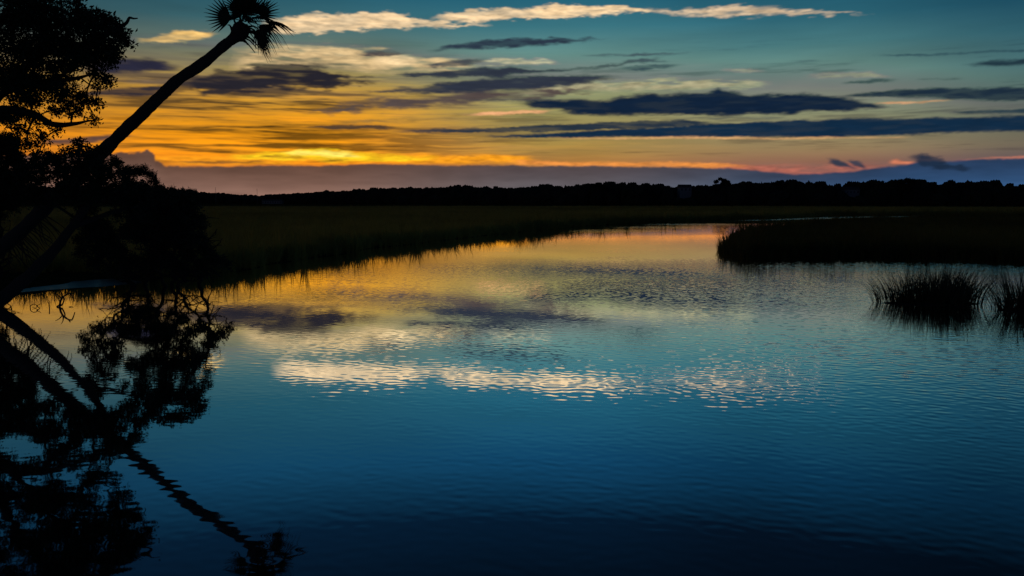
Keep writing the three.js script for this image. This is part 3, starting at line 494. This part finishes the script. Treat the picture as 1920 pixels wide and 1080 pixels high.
{ // the tree that leans out over the water below the palm
  const at = [-17, 0, -27.2], root = thing('leaning_tree', 'dark leafy tree leaning out from the left bank behind the palm trunk', 'tree', at);
  const T = bigLimb(root, localise([[-17.37,-0.38,-27.0],[-16.61,0.11,-27.2],[-15.79,0.86,-27.5],[-14.95,1.79,-27.8],[-14.13,2.91,-28.0],[-13.56,3.87,-28.0],[-13.35,4.56,-28.0]], at), 0.27, 0.07, 'trunk', 26, 10);
  const B = [[[100, 0]]];
  const L1 = bigLimb(root, [T[16], V().copy(T[16]).add(V(1.3, 0.5, -0.3)), V().copy(T[16]).add(V(2.6, 0.75, -0.2)), V().copy(T[16]).add(V(3.7, 0.85, -0.1))], 0.1, 0.025, 'branch', 14);
  const L2 = bigLimb(root, [T[21], V().copy(T[21]).add(V(0.7, 0.5, 0.2)), V().copy(T[21]).add(V(1.4, 0.8, 0.1))], 0.07, 0.02, 'branch', 10);
  const clumps = localise([[-13.91,4.92,-27.1,0.24],[-14.19,5.26,-28.3,0.18],[-13.57,4.91,-27.6,0.28],[-13.38,5.01,-28.1,0.19],[-14.68,4.69,-27.9,0.26],[-14.42,4.2,-27.7,0.42],[-14.46,4.45,-29.0,0.47],[-13.07,4.45,-27.4,0.34],[-12.84,4.62,-27.8,0.21],[-12.33,4.3,-27.4,0.22],[-13.35,3.96,-28.3,0.42],[-13.71,3.76,-27.6,0.48],[-12.38,3.86,-27.7,0.29],[-12.31,3.84,-28.5,0.25],[-14.41,3.59,-27.6,0.41],[-12.75,3.45,-28.1,0.32],[-12.26,3.56,-28.8,0.34],[-11.15,3.6,-27.2,0.29],[-10.71,3.52,-27.1,0.24],[-10.51,3.55,-27.5,0.21],[-10.59,3.59,-28.5,0.16],[-11.37,3.1,-28.2,0.32],[-10.53,3.11,-27.5,0.28],[-10.27,3.21,-27.7,0.14],[-11.7,3.04,-27.4,0.31],[-10.7,3.0,-28.4,0.25],[-10.48,2.78,-28.6,0.18],[-11.18,3.06,-28.5,0.29],[-11.89,2.99,-28.5,0.32],[-12.6,3.03,-28.5,0.29],[-11.94,2.45,-29.0,0.31],[-11.13,2.3,-29.0,0.27],[-13.03,2.27,-29.0,0.27],[-14.3,2.27,-29.0,0.24],[-11.93,2.77,-29.0,0.29],[-10.66,1.66,-30.0,0.19],[-10.65,1.49,-30.4,0.19],[-11.02,2.03,-29.4,0.26],[-11.21,2.7,-29.0,0.25],[-12.65,2.72,-29.0,0.33],[-13.27,2.99,-29.0,0.24],[-13.93,2.54,-29.0,0.29],[-14.64,2.72,-29.0,0.25],[-11.83,2.24,-29.6,0.3],[-12.75,2.15,-29.6,0.3],[-14.15,1.96,-29.8,0.26],[-15.57,4.21,-27.9,0.52],[-14.76,4.68,-27.1,0.34],[-15.71,3.52,-28.4,0.35],[-14.25,3.13,-28.8,0.27]], at);
  boughs(root, [T.slice(12), L1, L2], clumps, 0.05, 7, M.bark);
  crown(root, clumps, sprigs.small, M.shrubLeaf, 640, 'crown', 0.8, 0.14);
}
function shrub(name, label, at, stems, list, density, material = M.shrubLeaf) {
  const root = thing(name, label, 'shrub', at), clumps = localise(list, at), limbs = [];
  const bare = new Build();
  for (const s of stems) {
    const c = curve(localise(s, at), 16).map((p, k) => p.add(V(rr(-1, 1), rr(-0.5, 0.5), rr(-1, 1)).multiplyScalar(k && k < 16 ? 0.09 : 0)));
    limbs.push(bigLimb(root, c, 0.075, 0.025, 'stem', 30, 6));
    for (let k = 3; k < 16; k++) for (let q = 0; q < 2; q++) {   // bare crooked twigs low down
      const l = rr(0.3, 0.9), d = V(rr(-1, 1), rr(-0.25, 0.8), rr(-0.6, 1)).normalize(), e = V().copy(c[k]).addScaledVector(d, l), m = V().lerpVectors(c[k], e, 0.5).add(V(rr(-1, 1), rr(-1, 1), rr(-1, 1)).multiplyScalar(l * 0.2));
      bare.tube(curve([c[k], m, e], 5), taper(5, 0.03, 0.012), 4, 0.1);
      for (let w = 0; w < 3; w++) { const f = V().copy(w ? m : e), g = V(rr(-1, 1), rr(-0.6, 0.9), rr(-1, 1)).normalize().multiplyScalar(l * rr(0.3, 0.6)); bare.tube(curve([f, V().copy(f).addScaledVector(g, 0.5).add(V(0, rr(-0.06, 0.06), 0)), V().copy(f).add(g)], 4), taper(4, 0.017, 0.007), 4, 0); }
    }
  }
  part('bare_twigs', bare.geometry(), M.bark, root).userData.kind = 'stuff';
  boughs(root, limbs, clumps, 0.035, 8, M.bark);
  crown(root, clumps, sprigs.small, material, density);
  return root;
}
shrub('shrub', 'rounded dark shrub overhanging the creek, lowest right of the left bank trees', [-13.6, 0.1, -34], [
  [[-13.6, 0, -34], [-13.1, 0.7, -33], [-12.6, 1.5, -31.8], [-12, 2.1, -30.7]], [[-13.4, 0, -34], [-12.6, 0.5, -32.8], [-11.6, 0.95, -31.4], [-10.9, 1.2, -30.6]],
  [[-13.9, 0, -34.1], [-13.6, 0.8, -32.6], [-13.2, 1.4, -31.3], [-12.9, 1.9, -30.5]], [[-12.9, 0, -35], [-12, 0.7, -33.2], [-11.2, 1.7, -31.2], [-11.1, 2.3, -30.6]]], [[-13.24,2.41,-31.4,0.39],[-12.37,2.5,-31.0,0.43],[-11.85,2.48,-31.4,0.31],[-10.71,2.54,-29.5,0.17],[-11.09,2.11,-30.1,0.24],[-12.16,1.98,-31.4,0.37],[-12.79,1.87,-31.1,0.39],[-10.99,1.68,-30.3,0.21],[-11.99,1.43,-31.4,0.31],[-12.46,1.32,-30.7,0.35],[-13.2,1.33,-31.1,0.29],[-10.67,1.36,-30.1,0.23],[-10.26,1.26,-29.9,0.21],[-10.17,1.13,-30.4,0.15],[-13.2,2.42,-29.8,0.28],[-11.13,1.08,-30.3,0.21],[-12.28,0.95,-31.4,0.27]], 520);
shrub('shrub', 'dark bank shrub with small gaps, under the leaning palm trunk', [-15.4, 0.1, -34.4], [
  [[-15.4, 0, -34.4], [-15.1, 0.6, -33.2], [-14.8, 1.3, -32], [-14.7, 2, -31.2]], [[-15.2, 0, -34.2], [-15.1, 0.7, -32.8], [-15.3, 1.7, -31.4]],
  [[-14.9, 0, -34.6], [-14.2, 0.6, -33], [-13.9, 1.1, -31.4]]], [[-13.84,1.24,-30.7,0.35],[-14.17,1.66,-30.0,0.26],[-14.28,2.22,-30.1,0.3],[-14.87,1.8,-30.3,0.28],[-15.67,2.36,-31.6,0.18],[-15.56,1.55,-30.7,0.23],[-14.95,1.21,-30.6,0.29],[-14.1,0.99,-30.2,0.25],[-14.71,1.55,-32.0,0.28],[-15.58,2.0,-30.8,0.19],[-13.69,2.36,-30.4,0.19]], 470);
shrub('shrub', 'solid dark round-topped shrub against the left edge, below the live oak', [-21.6, 0.1, -34.6], [
  [[-21.6, 0, -34.6], [-21.5, 1, -34.4], [-21.2, 2.4, -34.2], [-21, 3.8, -34]], [[-21, 0, -34.8], [-20.6, 1.1, -34.4], [-20.4, 2.6, -34.1]]], [[-21.0,5.64,-34.0,0.85],[-21.08,4.39,-34.0,0.96],[-21.16,3.13,-34.0,0.85],[-19.99,5.59,-34.0,0.55],[-19.69,5.8,-34.0,0.3],[-20.0,4.8,-34.0,0.68],[-19.6,5.09,-34.0,0.34],[-19.97,3.97,-34.0,0.64],[-19.61,4.28,-34.0,0.36],[-20.2,3.23,-34.0,0.51],[-19.66,3.44,-34.0,0.3],[-21.01,2.07,-34.0,0.64]], 620);
{
  const at = [-22.6, 0.25, -52.5], root = thing('cedar', 'small cedar with a see-through gap, behind the bank shrubs beside the utility pole', 'tree', at), clumps = localise([[-23.34,4.91,-52.0,0.39],[-22.81,5.16,-52.0,0.39],[-22.29,5.26,-52.0,0.36],[-21.88,5.0,-52.0,0.29],[-21.68,4.59,-52.0,0.29],[-21.56,4.2,-52.0,0.33],[-23.23,4.43,-52.0,0.39],[-22.09,4.07,-52.0,0.39],[-22.93,3.88,-52.0,0.46],[-22.57,3.46,-52.0,0.58],[-23.27,3.56,-52.0,0.58],[-21.98,3.46,-52.0,0.46],[-20.74,3.95,-52.0,0.16],[-20.6,4.17,-52.0,0.13],[-21.16,3.75,-52.0,0.26],[-20.95,3.37,-52.0,0.33]], at);
  const t = bigLimb(root, [[0, -0.1, 0], [0.1, 1.4, 0.1], [0.2, 2.8, 0.2], [0.3, 3.8, 0.3]], 0.13, 0.04, 'trunk', 10, 7);
  boughs(root, [t], clumps, 0.04, 5, M.bark); crown(root, clumps, sprigs.needle, M.shrubLeaf, 330);
}

{ // the palm
  const at = [-19.6, 0, -29.5], path = localise([[-19.67,-0.02,-29.5],[-18.59,0.99,-29.5],[-17.53,1.9,-29.5],[-16.86,2.43,-29.5],[-16.27,3.0,-29.5],[-15.19,3.98,-29.5],[-13.85,5.21,-29.5],[-13.23,5.79,-29.5],[-12.58,6.36,-29.5],[-11.96,6.92,-29.5],[-11.34,7.47,-29.5],[-10.41,8.07,-29.5],[-9.67,8.67,-29.5],[-9.26,8.98,-29.5],[-8.98,9.33,-29.5]], at), root = thing('cabbage_palm', 'tall cabbage palm leaning right over the creek, its head against the sky', 'palm tree', at);
  const n = 150, pts = curve(path, n), radii = pts.map((_, k) => { const t = k / n; return (lerp(0.25, 0.165, Math.min(1, t * 1.15)) + 0.12 * sst(0.9, 0.95, t) - 0.07 * sst(0.97, 1, t)) * (0.94 + 0.14 * vn(k * 0.23, 9) + 0.1 * vn(k * 0.9, 5) * (k % 7 < 5 ? 1 : 0.4)); });
  part('trunk', new Build().tube(pts, radii, 14, 0.07).geometry(), M.palmBark, root);
  const top = pts[n], dir = V().copy(pts[n]).sub(pts[n - 14]).normalize(), out = V().crossVectors(dir, V(0, 0, 1)).normalize();   // out points to the lower right
  const heart = V().copy(top).addScaledVector(dir, 0.1);
  // fans: a stalk and a folded, drooping, split blade
  const fan = (stalk, radius, droop, seg) => {
    const b = new Build(), q = [];
    for (let s = 0; s <= 5; s++) { const t = s / 5; q.push(V(0, -0.1 * droop * t * t * stalk, t * stalk)); }
    b.tube(q, taper(5, 0.022, 0.01), 5, 0);
    const c = q[5], bend = (z) => -droop * z * z * 0.55;
    for (let k = 0; k < seg; k++) {
      const th = lerp(-1.12, 1.12, (k + 0.5) / seg), l = radius * (1 - 0.28 * Math.pow(Math.abs(th) / 1.12, 2)) * rr(0.86, 1.08), d = V(Math.sin(th), 0, Math.cos(th)), side = V(Math.cos(th), 0.55 * (k % 2 ? 1 : -1), -Math.sin(th)).normalize(), p = [], w = [];
      for (let s = 0; s <= 5; s++) {
        const t = s / 5, z = t * l, tipDrop = -rr(0.1, 0.5) * Math.max(0, t - 0.6) * droop * l;
        p.push(V(c.x + d.x * z, c.y + bend(Math.max(0, d.z * z)) - 0.12 * Math.abs(d.x) * z + tipDrop, c.z + d.z * z)); w.push([0.01, 0.05, 0.072, 0.056, 0.034, 0.004][s] * radius / 0.75);
      }
      b.blade(p, w, side);
    }
    return b.geometry();
  };
  const fans = [fan(0.42, 0.84, 0.45, 14), fan(0.46, 0.92, 0.9, 16), fan(0.46, 0.84, 0.25, 13), fan(0.42, 0.84, 1.6, 15)];
  const place = (m, d, roll) => { d = d.clone().normalize(); const x = V().crossVectors(V(0, 1, 0), d); if (x.lengthSq() < 1e-3) x.set(1, 0, 0); x.normalize(); const y = V().crossVectors(d, x); m.quaternion.setFromRotationMatrix(new THREE.Matrix4().makeBasis(x, y, d)); m.rotateZ(roll); };
  // direction, size, which fan, how far it is rolled round its stalk
  for (const [x, y, z, s, f, roll] of [[-0.97, 0.2, 0.1, 1.05, 2, 1.5], [-0.5, 0.86, 0.2, 0.9, 2, 1.2], [-0.1, 1, -0.2, 1.15, 0, 0.5], [0.25, 0.98, 0.15, 1.1, 2, 1.1], [0.55, 0.82, -0.1, 0.85, 0, 1.4],
    [0.88, 0.45, 0.15, 1.0, 2, 1.3], [1, 0.12, -0.05, 1.2, 1, 0.25], [0.93, -0.12, 0.25, 1.0, 3, 0.4], [0.72, -0.5, 0.2, 0.85, 3, 0.7], [0.1, 0.45, 0.9, 0.8, 0, 0.3], [-0.3, 0.3, 0.9, 0.7, 1, 0.5], [0.4, 0.2, 0.9, 0.75, 1, -0.4], [0, 0.85, 0.55, 0.8, 0, 0.2],
    [-0.2, 0.7, -0.7, 0.85, 0, 0.3], [0.35, 0.5, -0.8, 0.85, 1, 0.1], [-0.45, 0.5, 0.65, 0.7, 2, 0.9], [0.5, 0.62, 0.6, 0.75, 2, -0.8], [0.15, 0.75, 0.25, 0.7, 0, 0.9], [-0.15, 0.6, 0.4, 0.65, 0, -0.7], [0.3, 0.35, 0.5, 0.6, 1, 0.9], [0.55, 0.2, 0.6, 0.7, 1, 0.5], [0, 0.2, 0.9, 0.6, 0, 1.2]]) {
    const m = part('frond', fans[f], f === 3 ? M.deadFrond : M.frond, root), d = V(x, y, z).normalize(); m.position.copy(heart).addScaledVector(d, 0.04); place(m, d, roll + rr(-0.15, 0.15)); m.scale.set(s, s, s * rr(0.95, 1.08));
  }
  for (const [x, y, z, s] of [[0.16, -1, 0.1, 0.95], [0.05, -1, 0.3, 0.8], [0.3, -0.95, -0.2, 0.85]]) { const m = part('dead_frond', fans[3], M.deadFrond, root), d = V(x, y, z); m.position.copy(heart).add(V(0.36, -0.1, 0.05)); place(m, d, 0.6 + x * 4); m.scale.set(s * 0.42, s * 0.5, s); }
  for (let k = 0; k < 22; k++) {   // stubs of old leaf stalks
    const t = 0.985 - 0.0045 * k, p = pts[Math.floor(n * t)], a = k % 2 ? k * 2.4 : (k % 5 - 2) * 0.55, d = V().addScaledVector(out, Math.cos(a)).add(V(0, 0, Math.sin(a))).addScaledVector(dir, 0.55).normalize();
    const len = rr(0.4, 0.8), e = V().copy(p).addScaledVector(d, 0.15 + len), m = V().copy(p).addScaledVector(d, 0.15 + len * 0.5).add(V(0, 0.05, 0)), f = e.add(V(0, -len * 0.35, 0));
    part('boot', new Build().tube(curve([V().copy(p).addScaledVector(d, 0.1), m, f], 5), taper(5, 0.045, 0.012), 5, 0).geometry(), M.deadFrond, root);
  }
  // dry fronds and fibres that hang from the lower trunk
  for (let k = 0; k < 34; k++) {
    const p = pts[22 + Math.floor(rnd() * 22)], l = rr(0.35, 1.05), s = rr(0.15, 0.95);
    part('hanging_fibre', new Build().tube(curve([p, V().copy(p).add(V(s * 0.45, -0.12 - l * 0.3, rr(-0.1, 0.15))), V().copy(p).add(V(s * 0.85, -0.2 - l * 0.75, rr(-0.2, 0.25))), V().copy(p).add(V(s, -0.25 - l, rr(-0.3, 0.3)))], 8), taper(8, 0.024, 0.006), 4, 0).geometry(), M.deadFrond, root);
  }
}

// ---------------------------------------------------------------- the far shore: wood, single trees, houses
const HOUSES = [124.5, 235, -268];
const WOOD = [[-844.15,-1080.0,28.1],[-576.53,-1080.0,21.4],[-410.07,-1065.0,15.9],[-378.33,-1050.0,12.5],[-334.43,-1035.0,9.8],[-304.23,-1020.0,9.7],[-254.38,-975.0,12.4],[-223.04,-945.0,13.3],[-178.86,-900.0,14.0],[-127.4,-855.0,15.6],[-47.49,-765.0,15.7],[0.0,-720.0,14.5],[29.65,-682.5,15.2],[61.44,-660.0,15.6],[88.06,-645.0,15.3],[94.2,-637.5,12.5],[99.67,-622.5,14.9],[106.89,-615.0,13.7],[128.2,-607.5,13.9],[163.81,-600.0,15.6],[180.63,-594.0,14.4],[211.6,-588.0,15.7],[236.7,-585.0,14.6],[249.15,-582.0,16.0],[265.81,-579.0,16.3],[300.14,-576.0,16.6],[319.93,-573.0,16.1],[328.96,-570.0,14.3],[344.96,-567.0,12.2],[401.22,-567.0,12.8],[491.8,-570.0,12.9]];   // x, z, height along the near edge of the far wood
function lumpy(detail, seedy, amp = 1) {
  const g = new THREE.IcosahedronGeometry(1, detail), p = g.attributes.position, v = V();
  for (let i = 0; i < p.count; i++) {
    v.fromBufferAttribute(p, i).normalize();
    const n = (s) => fbm(v.x * s + seedy * 3.7 + 20, v.y * s + v.z * s * 0.83 + seedy + 20, 2) - 0.5, r = 1 + amp * (0.55 * n(2.3) + 0.3 * n(6) + 0.22 * n(17));
    p.setXYZ(i, v.x * r, v.y * r, v.z * r);
  }
  g.computeVertexNormals(); return g;
}
{
  const o = new THREE.Group(); o.name = 'distant_wood'; o.userData = { kind: 'stuff', label: 'long low wood along the far side of the marsh', category: 'woods' }; scene.add(o);
  const list = [[], [], []];
  for (let i = 0; i + 1 < WOOD.length; i++) {
    const [x0, z0, h0] = WOOD[i], [x1, z1, h1] = WOOD[i + 1], len = Math.hypot(x1 - x0, z1 - z0), n = Math.max(2, Math.round(len / 4.6));
    for (let k = 0; k < n; k++) for (let row = 0; row < 4; row++) {
      const t = (k + rnd()) / n, x = lerp(x0, x1, t) + rr(-2, 2), z = lerp(z0, z1, t) - row * 12 - rr(0, 8), h = lerp(h0, h1, t) * (row > 1 || (row && !HOUSES.some((q) => Math.abs(q - x) < 10)) ? rr(0.84, 1.0) : (HOUSES.some((q) => Math.abs(q - x) < 8) ? rr(0.3, 0.5) : rr(0.5, 0.92))) * (1 + 0.22 * (fbm(x * 0.03 + 300, 5, 2) - 0.5) + 0.14 * (fbm(x * 0.12 + 300, 9, 2) - 0.5)) + row * 0.06, r = rr(3.4, 7.4);
      list[(k * 5 + row) % 3].push([x, h * 0.52, z, r, h * 0.53]);
    }
  }
  const m4 = new THREE.Matrix4(), q = new THREE.Quaternion(), Y = V(0, 1, 0), c = new THREE.Color();
  list.forEach((l, t) => {
    const im = new THREE.InstancedMesh(lumpy(14, t * 11 + 1), M.farLeaf, l.length);
    l.forEach(([x, y, z, r, ry], i) => { m4.compose(V(x, y, z), q.setFromAxisAngle(Y, rr(0, 6.28)), V(r, ry, r)); im.setMatrixAt(i, m4); const v = rr(0.7, 1.3); im.setColorAt(i, c.setRGB(v, v * rr(0.9, 1.1), v)); });
    im.name = 'crown'; im.userData = { kind: 'stuff' }; shadows(im); o.add(im);
  });
}
function farTree(name, label, at, h, blobs, trunkR = 0.25) {
  const root = thing(name, label, 'tree', at), blobsTop = Math.max(...blobs.map((b) => b[1] + 0.5 * b[3]));
  part('trunk', new Build().tube(curve([[0, -0.3, 0], [rr(-0.3, 0.3), h * 0.5, 0], [rr(-0.4, 0.4), h * 0.95, 0]], 8), taper(8, trunkR, trunkR * 0.4), 7).geometry(), M.bark, root);
  crown(root, blobs.map(([x, y, z, r]) => [x * 1.5, h + (y - blobsTop) * 1.5, z * 1.5, r * 1.12]), sprigs.far, M.farLeaf, 22, 'crown', 0.72);
}
farTree('broad_tree', 'rounded tree standing up right of the dip in the far wood', [98, 0.3, -618], 14.4, [[0, 7.6, 0, 3.6], [-2.2, 6.2, 0, 2.6], [2.5, 6.6, 0.5, 2.8], [0.4, 9.6, 0, 2.2], [0, 4, 1, 3.2]]);
farTree('pine_tree', 'tall flat-topped pine rising above the far wood right of the white house', [146.3, 0.3, -600], 19.3, [[-2.4, 13.2, 0, 1.3], [-0.6, 14.4, 0, 1.2], [1.2, 13.6, 0, 1.5], [2.8, 13, 0, 1.3], [0.6, 12.3, 0.3, 1.5], [3.6, 11.8, 0, 1.2]]);
farTree('pine_tree', 'spreading pine above the far wood, between the two houses', [185.3, 0.3, -594], 17.3, [[-2.8, 11.8, 0, 1.3], [-1, 12.6, 0, 1.3], [0.8, 12.9, 0, 1.2], [2.6, 12, 0, 1.2], [0, 11.4, 0.3, 1.6]]);
farTree('broad_tree', 'small uneven tree top in the middle of the far wood, left of the rounded tree', [64.8, 0.3, -648], 16.5, [[-1.6, 11.4, 0, 1.1], [-0.4, 12.3, 0, 0.9], [1.6, 11.2, 0, 1.6], [3.4, 10.8, 0, 1.4]]);
farTree('broad_tree', 'low flat-crowned tree of the far wood below the brightest sky', [-156, 0.3, -885], 13, [[-3, 8.4, 0, 2.2], [0, 9, 0, 2.2], [3, 8.6, 0, 2.2], [0, 6.5, 0, 3]]);
farTree('broad_tree', 'twin-topped tree of the far wood near the right edge', [264, 0.3, -576], 18.2, [[-2.5, 12, 0, 2], [0.5, 12.8, 0, 1.7], [3, 12.2, 0, 2], [0, 9.5, 0.5, 3.4]]);

function box(w, h, d, x, y, z) { const g = new THREE.BoxGeometry(w, h, d); g.translate(x, y, z); return g; }
function gable(w, h, d, over = 0.5) {
  const s = new THREE.Shape([[-w / 2 - over, 0], [w / 2 + over, 0], [0, h]].map((q) => new THREE.Vector2(...q))), g = new THREE.ExtrudeGeometry(s, { depth: d + 2 * over, bevelEnabled: false }); g.translate(0, 0, -d / 2 - over); return g;
}
function house(label, at, w, h, d, roofH, base, alongX) {
  const root = thing('house', label, 'house', at);
  part('wall', box(w, h, d, 0, base + h / 2, 0), M.wall, root);
  const g = alongX ? gable(d, roofH, w) : gable(w, roofH, d); if (alongX) g.rotateY(Math.PI / 2); g.translate(0, base + h + 0.01, 0); part('roof', g, M.roof, root);
  if (base > 0.5) for (const x of [-w / 2 + 0.3, 0, w / 2 - 0.3]) part('post', box(0.35, base, 0.35, x, base / 2, d / 2 - 0.3), M.wall, root);
  const n = Math.max(2, Math.round(w / 2.6));
  for (let k = 0; k < n; k++) { const f = part('window', box(1.5, 1.9, 0.1, (k + 0.5) / n * w - w / 2, base + h - 1.6, d / 2 + 0.04), M.wall, root); part('pane', box(1.2, 1.6, 0.06, (k + 0.5) / n * w - w / 2, base + h - 1.6, d / 2 + 0.08), M.pane, f); }
  return root;
}
house('pale raised house half hidden in the far wood, just right of the rounded tree', [124.5, 0.3, -620], 8.4, 13, 9, 2, 0, true);
const h2 = house('pale house with a long deck in the far wood near the right edge', [235.5, 0.3, -598], 9.6, 11, 9, 2, 0, true);
part('deck', box(14, 0.5, 4, -3, 6, 6.4), M.wall, h2);
house('long low pale building at the foot of the far wood on the left', [-267.6, 0.3, -960], 22, 3.4, 10, 1.6, 0, true);

{
  const root = thing('utility_pole', 'dark wooden utility pole with a crossarm behind the bank trees', 'utility pole', [-37.3, 0.2, -90]);
  part('pole', new Build().tube([V(0, -0.3, 0), V(0, 3, 0), V(0.02, 6, 0)], [0.16, 0.14, 0.12], 8, 0.05).geometry(), M.wood, root);
  part('crossarm', box(0.9, 0.1, 0.1, 0.25, 4.4, 0.14), M.wood, root);
  for (const x of [-0.1, 0.6]) { const g = new THREE.CylinderGeometry(0.05, 0.06, 0.16, 8); g.translate(x, 4.53, 0.14); part('insulator', g, M.metal, root); }
  const g = new THREE.CylinderGeometry(0.17, 0.17, 0.55, 10); g.translate(0.28, 3.8, 0); part('transformer', g, M.metal, root);
}
for (const [x, z, h, label] of [[-336.6, -975, 19, 'thin radio mast above the far wood at the left, nearer the bank trees'], [-285, -960, 17, 'thin radio mast above the far wood at the left, over the low building']]) {
  const root = thing('radio_mast', label, 'mast', [x, 0.3, z]);
  part('mast', new Build().tube([V(0, 0, 0), V(0, h / 2, 0), V(0, h, 0)], [0.24, 0.18, 0.1], 6, 0).geometry(), M.metal, root);
  for (const k of [0.86, 0.94]) part('aerial', box(1.3, 0.1, 0.1, 0, h * k, 0.24), M.metal, root);
}

// ---------------------------------------------------------------- in the creek: grass clumps, snags, sticks
function grassClump(label, at, rx, rz, h, n, outliers) {
  const root = thing('grass_clump', label, 'grass clump', at), b = new Build();
  const bunches = Array.from({ length: 13 }, (_, k) => { const a = k * 2.4, r = Math.sqrt((k + 0.3) / 13) * 0.78; return [Math.cos(a) * r + rr(-0.08, 0.08), Math.sin(a) * r, rr(0.72, 1.08)]; });
  const blade = (build, big) => {
    const bunch = bunches[Math.floor(rnd() * bunches.length)], a = rr(0, 6.283), r = Math.sqrt(rnd()), x = (bunch[0] + 0.34 * Math.cos(a) * r) * rx, z = (bunch[1] + 0.34 * Math.sin(a) * r) * rz, out = Math.hypot(x / rx, z / rz), lean = (0.08 + 0.3 * r * r + 0.42 * out * out) * rr(0.4, 1.25) * (big ? 1.5 : 1), hh = h * bunch[2] * rr(0.45, 1) * (big ? 1.12 : 1) * (1 - 0.12 * out);
    const c = V(Math.cos(a) * 0.5 + x / rx + rr(-0.4, 0.4), 0, Math.sin(a) * 0.5 + z / rz + rr(-0.4, 0.4)).normalize(), f = V(-c.z, 0, c.x).lerp(V(1, 0, 0), 0.5).normalize(), q = [];
    for (let s = 0; s <= 5; s++) { const t = s / 5; q.push(V(x, -0.12, z).addScaledVector(c, lean * hh * Math.pow(t, 1.7)).add(V(0, hh * (t - 0.32 * lean * t * t * t), 0))); }
    build.blade(q, [0.018, 0.02, 0.018, 0.014, 0.009, 0.001], f);
  };
  for (let k = 0; k < n; k++) blade(b);
  part('blades', b.geometry(), M.clump, root).userData.kind = 'stuff';
  for (let k = 0; k < outliers; k++) { const s = new Build(); blade(s, true); part('stalk', s.geometry(), M.clump, root); }
  const mud = new THREE.SphereGeometry(1, 24, 10); mud.scale(rx * 1.02, 0.12, rz * 1.02); mud.translate(0, -0.06, 0); part('root_mat', mud, M.wood, root);
}
grassClump('wide clump of tall grass standing in the water at the right', [14.0, 0, -28.3], 1.85, 0.75, 1.85, 1600, 45);
grassClump('grass clump cut by the right edge, nearer than the wide clump', [16.2, 0, -26.4], 1.15, 0.75, 1.95, 950, 30);

function sticks(name, label, at, list) { const root = thing(name, label, 'driftwood', at); for (const [pts, r0, r1] of list) part('limb', new Build().tube(curve(pts, 10), taper(10, r0, r1), 7, 0.25).geometry(), M.wood, root); }
sticks('snag', 'crooked dead branch rising out of the water near the left bank', [-14.65, 0, -27.4], [
  [[[0, -0.3, 0], [0.02, 0.02, 0], [0.07, 0.2, 0.02], [0.19, 0.34, 0.05], [0.37, 0.44, 0], [0.43, 0.36, 0], [0.49, 0.17, -0.03]], 0.04, 0.014],
  [[[0.12, 0.27, 0.03], [0.02, 0.38, 0.06], [-0.1, 0.45, 0.1]], 0.022, 0.006], [[[0.14, 0.3, 0.03], [0.1, 0.46, 0], [0, 0.58, -0.05]], 0.024, 0.006],
  [[[0.02, 0.02, 0], [0.14, 0.08, 0.06], [0.2, 0.24, 0.05], [0.19, 0.34, 0.05]], 0.025, 0.02], [[[0.3, 0.42, 0.02], [0.36, 0.5, 0.05], [0.38, 0.42, 0.1]], 0.02, 0.006], [[[-0.05, -0.04, 0.05], [-0.02, 0.03, 0.03], [0.12, 0.05, 0]], 0.03, 0.015]]);
sticks('twig', 'looped twig poking out of the water left of the crooked branch', [-15.2, 0, -27], [
  [[[-0.12, -0.08, 0], [-0.16, 0.05, 0], [-0.06, 0.13, 0], [0.08, 0.08, 0], [0.02, 0.01, 0], [-0.1, 0.04, 0]], 0.014, 0.008], [[[0.04, 0.08, 0], [0.14, 0.12, 0], [0.2, 0.15, 0.02]], 0.012, 0.005], [[[0.04, 0.07, 0], [0.14, 0, 0], [0.2, -0.1, 0]], 0.014, 0.008]]);
sticks('stick', 'short upright stick in the water between looped twig and crooked branch', [-14.75, 0, -27], [[[[0, -0.3, 0], [0.005, 0, 0], [-0.01, 0.19, 0]], 0.018, 0.014]]);
sticks('floating_stick', 'small stick floating just right of the crooked branch', [-14.2, 0, -27.3], [[[[-0.08, 0, 0], [0, 0.02, 0], [0.09, -0.005, 0.02]], 0.012, 0.006]]);

renderer.render(scene, camera);
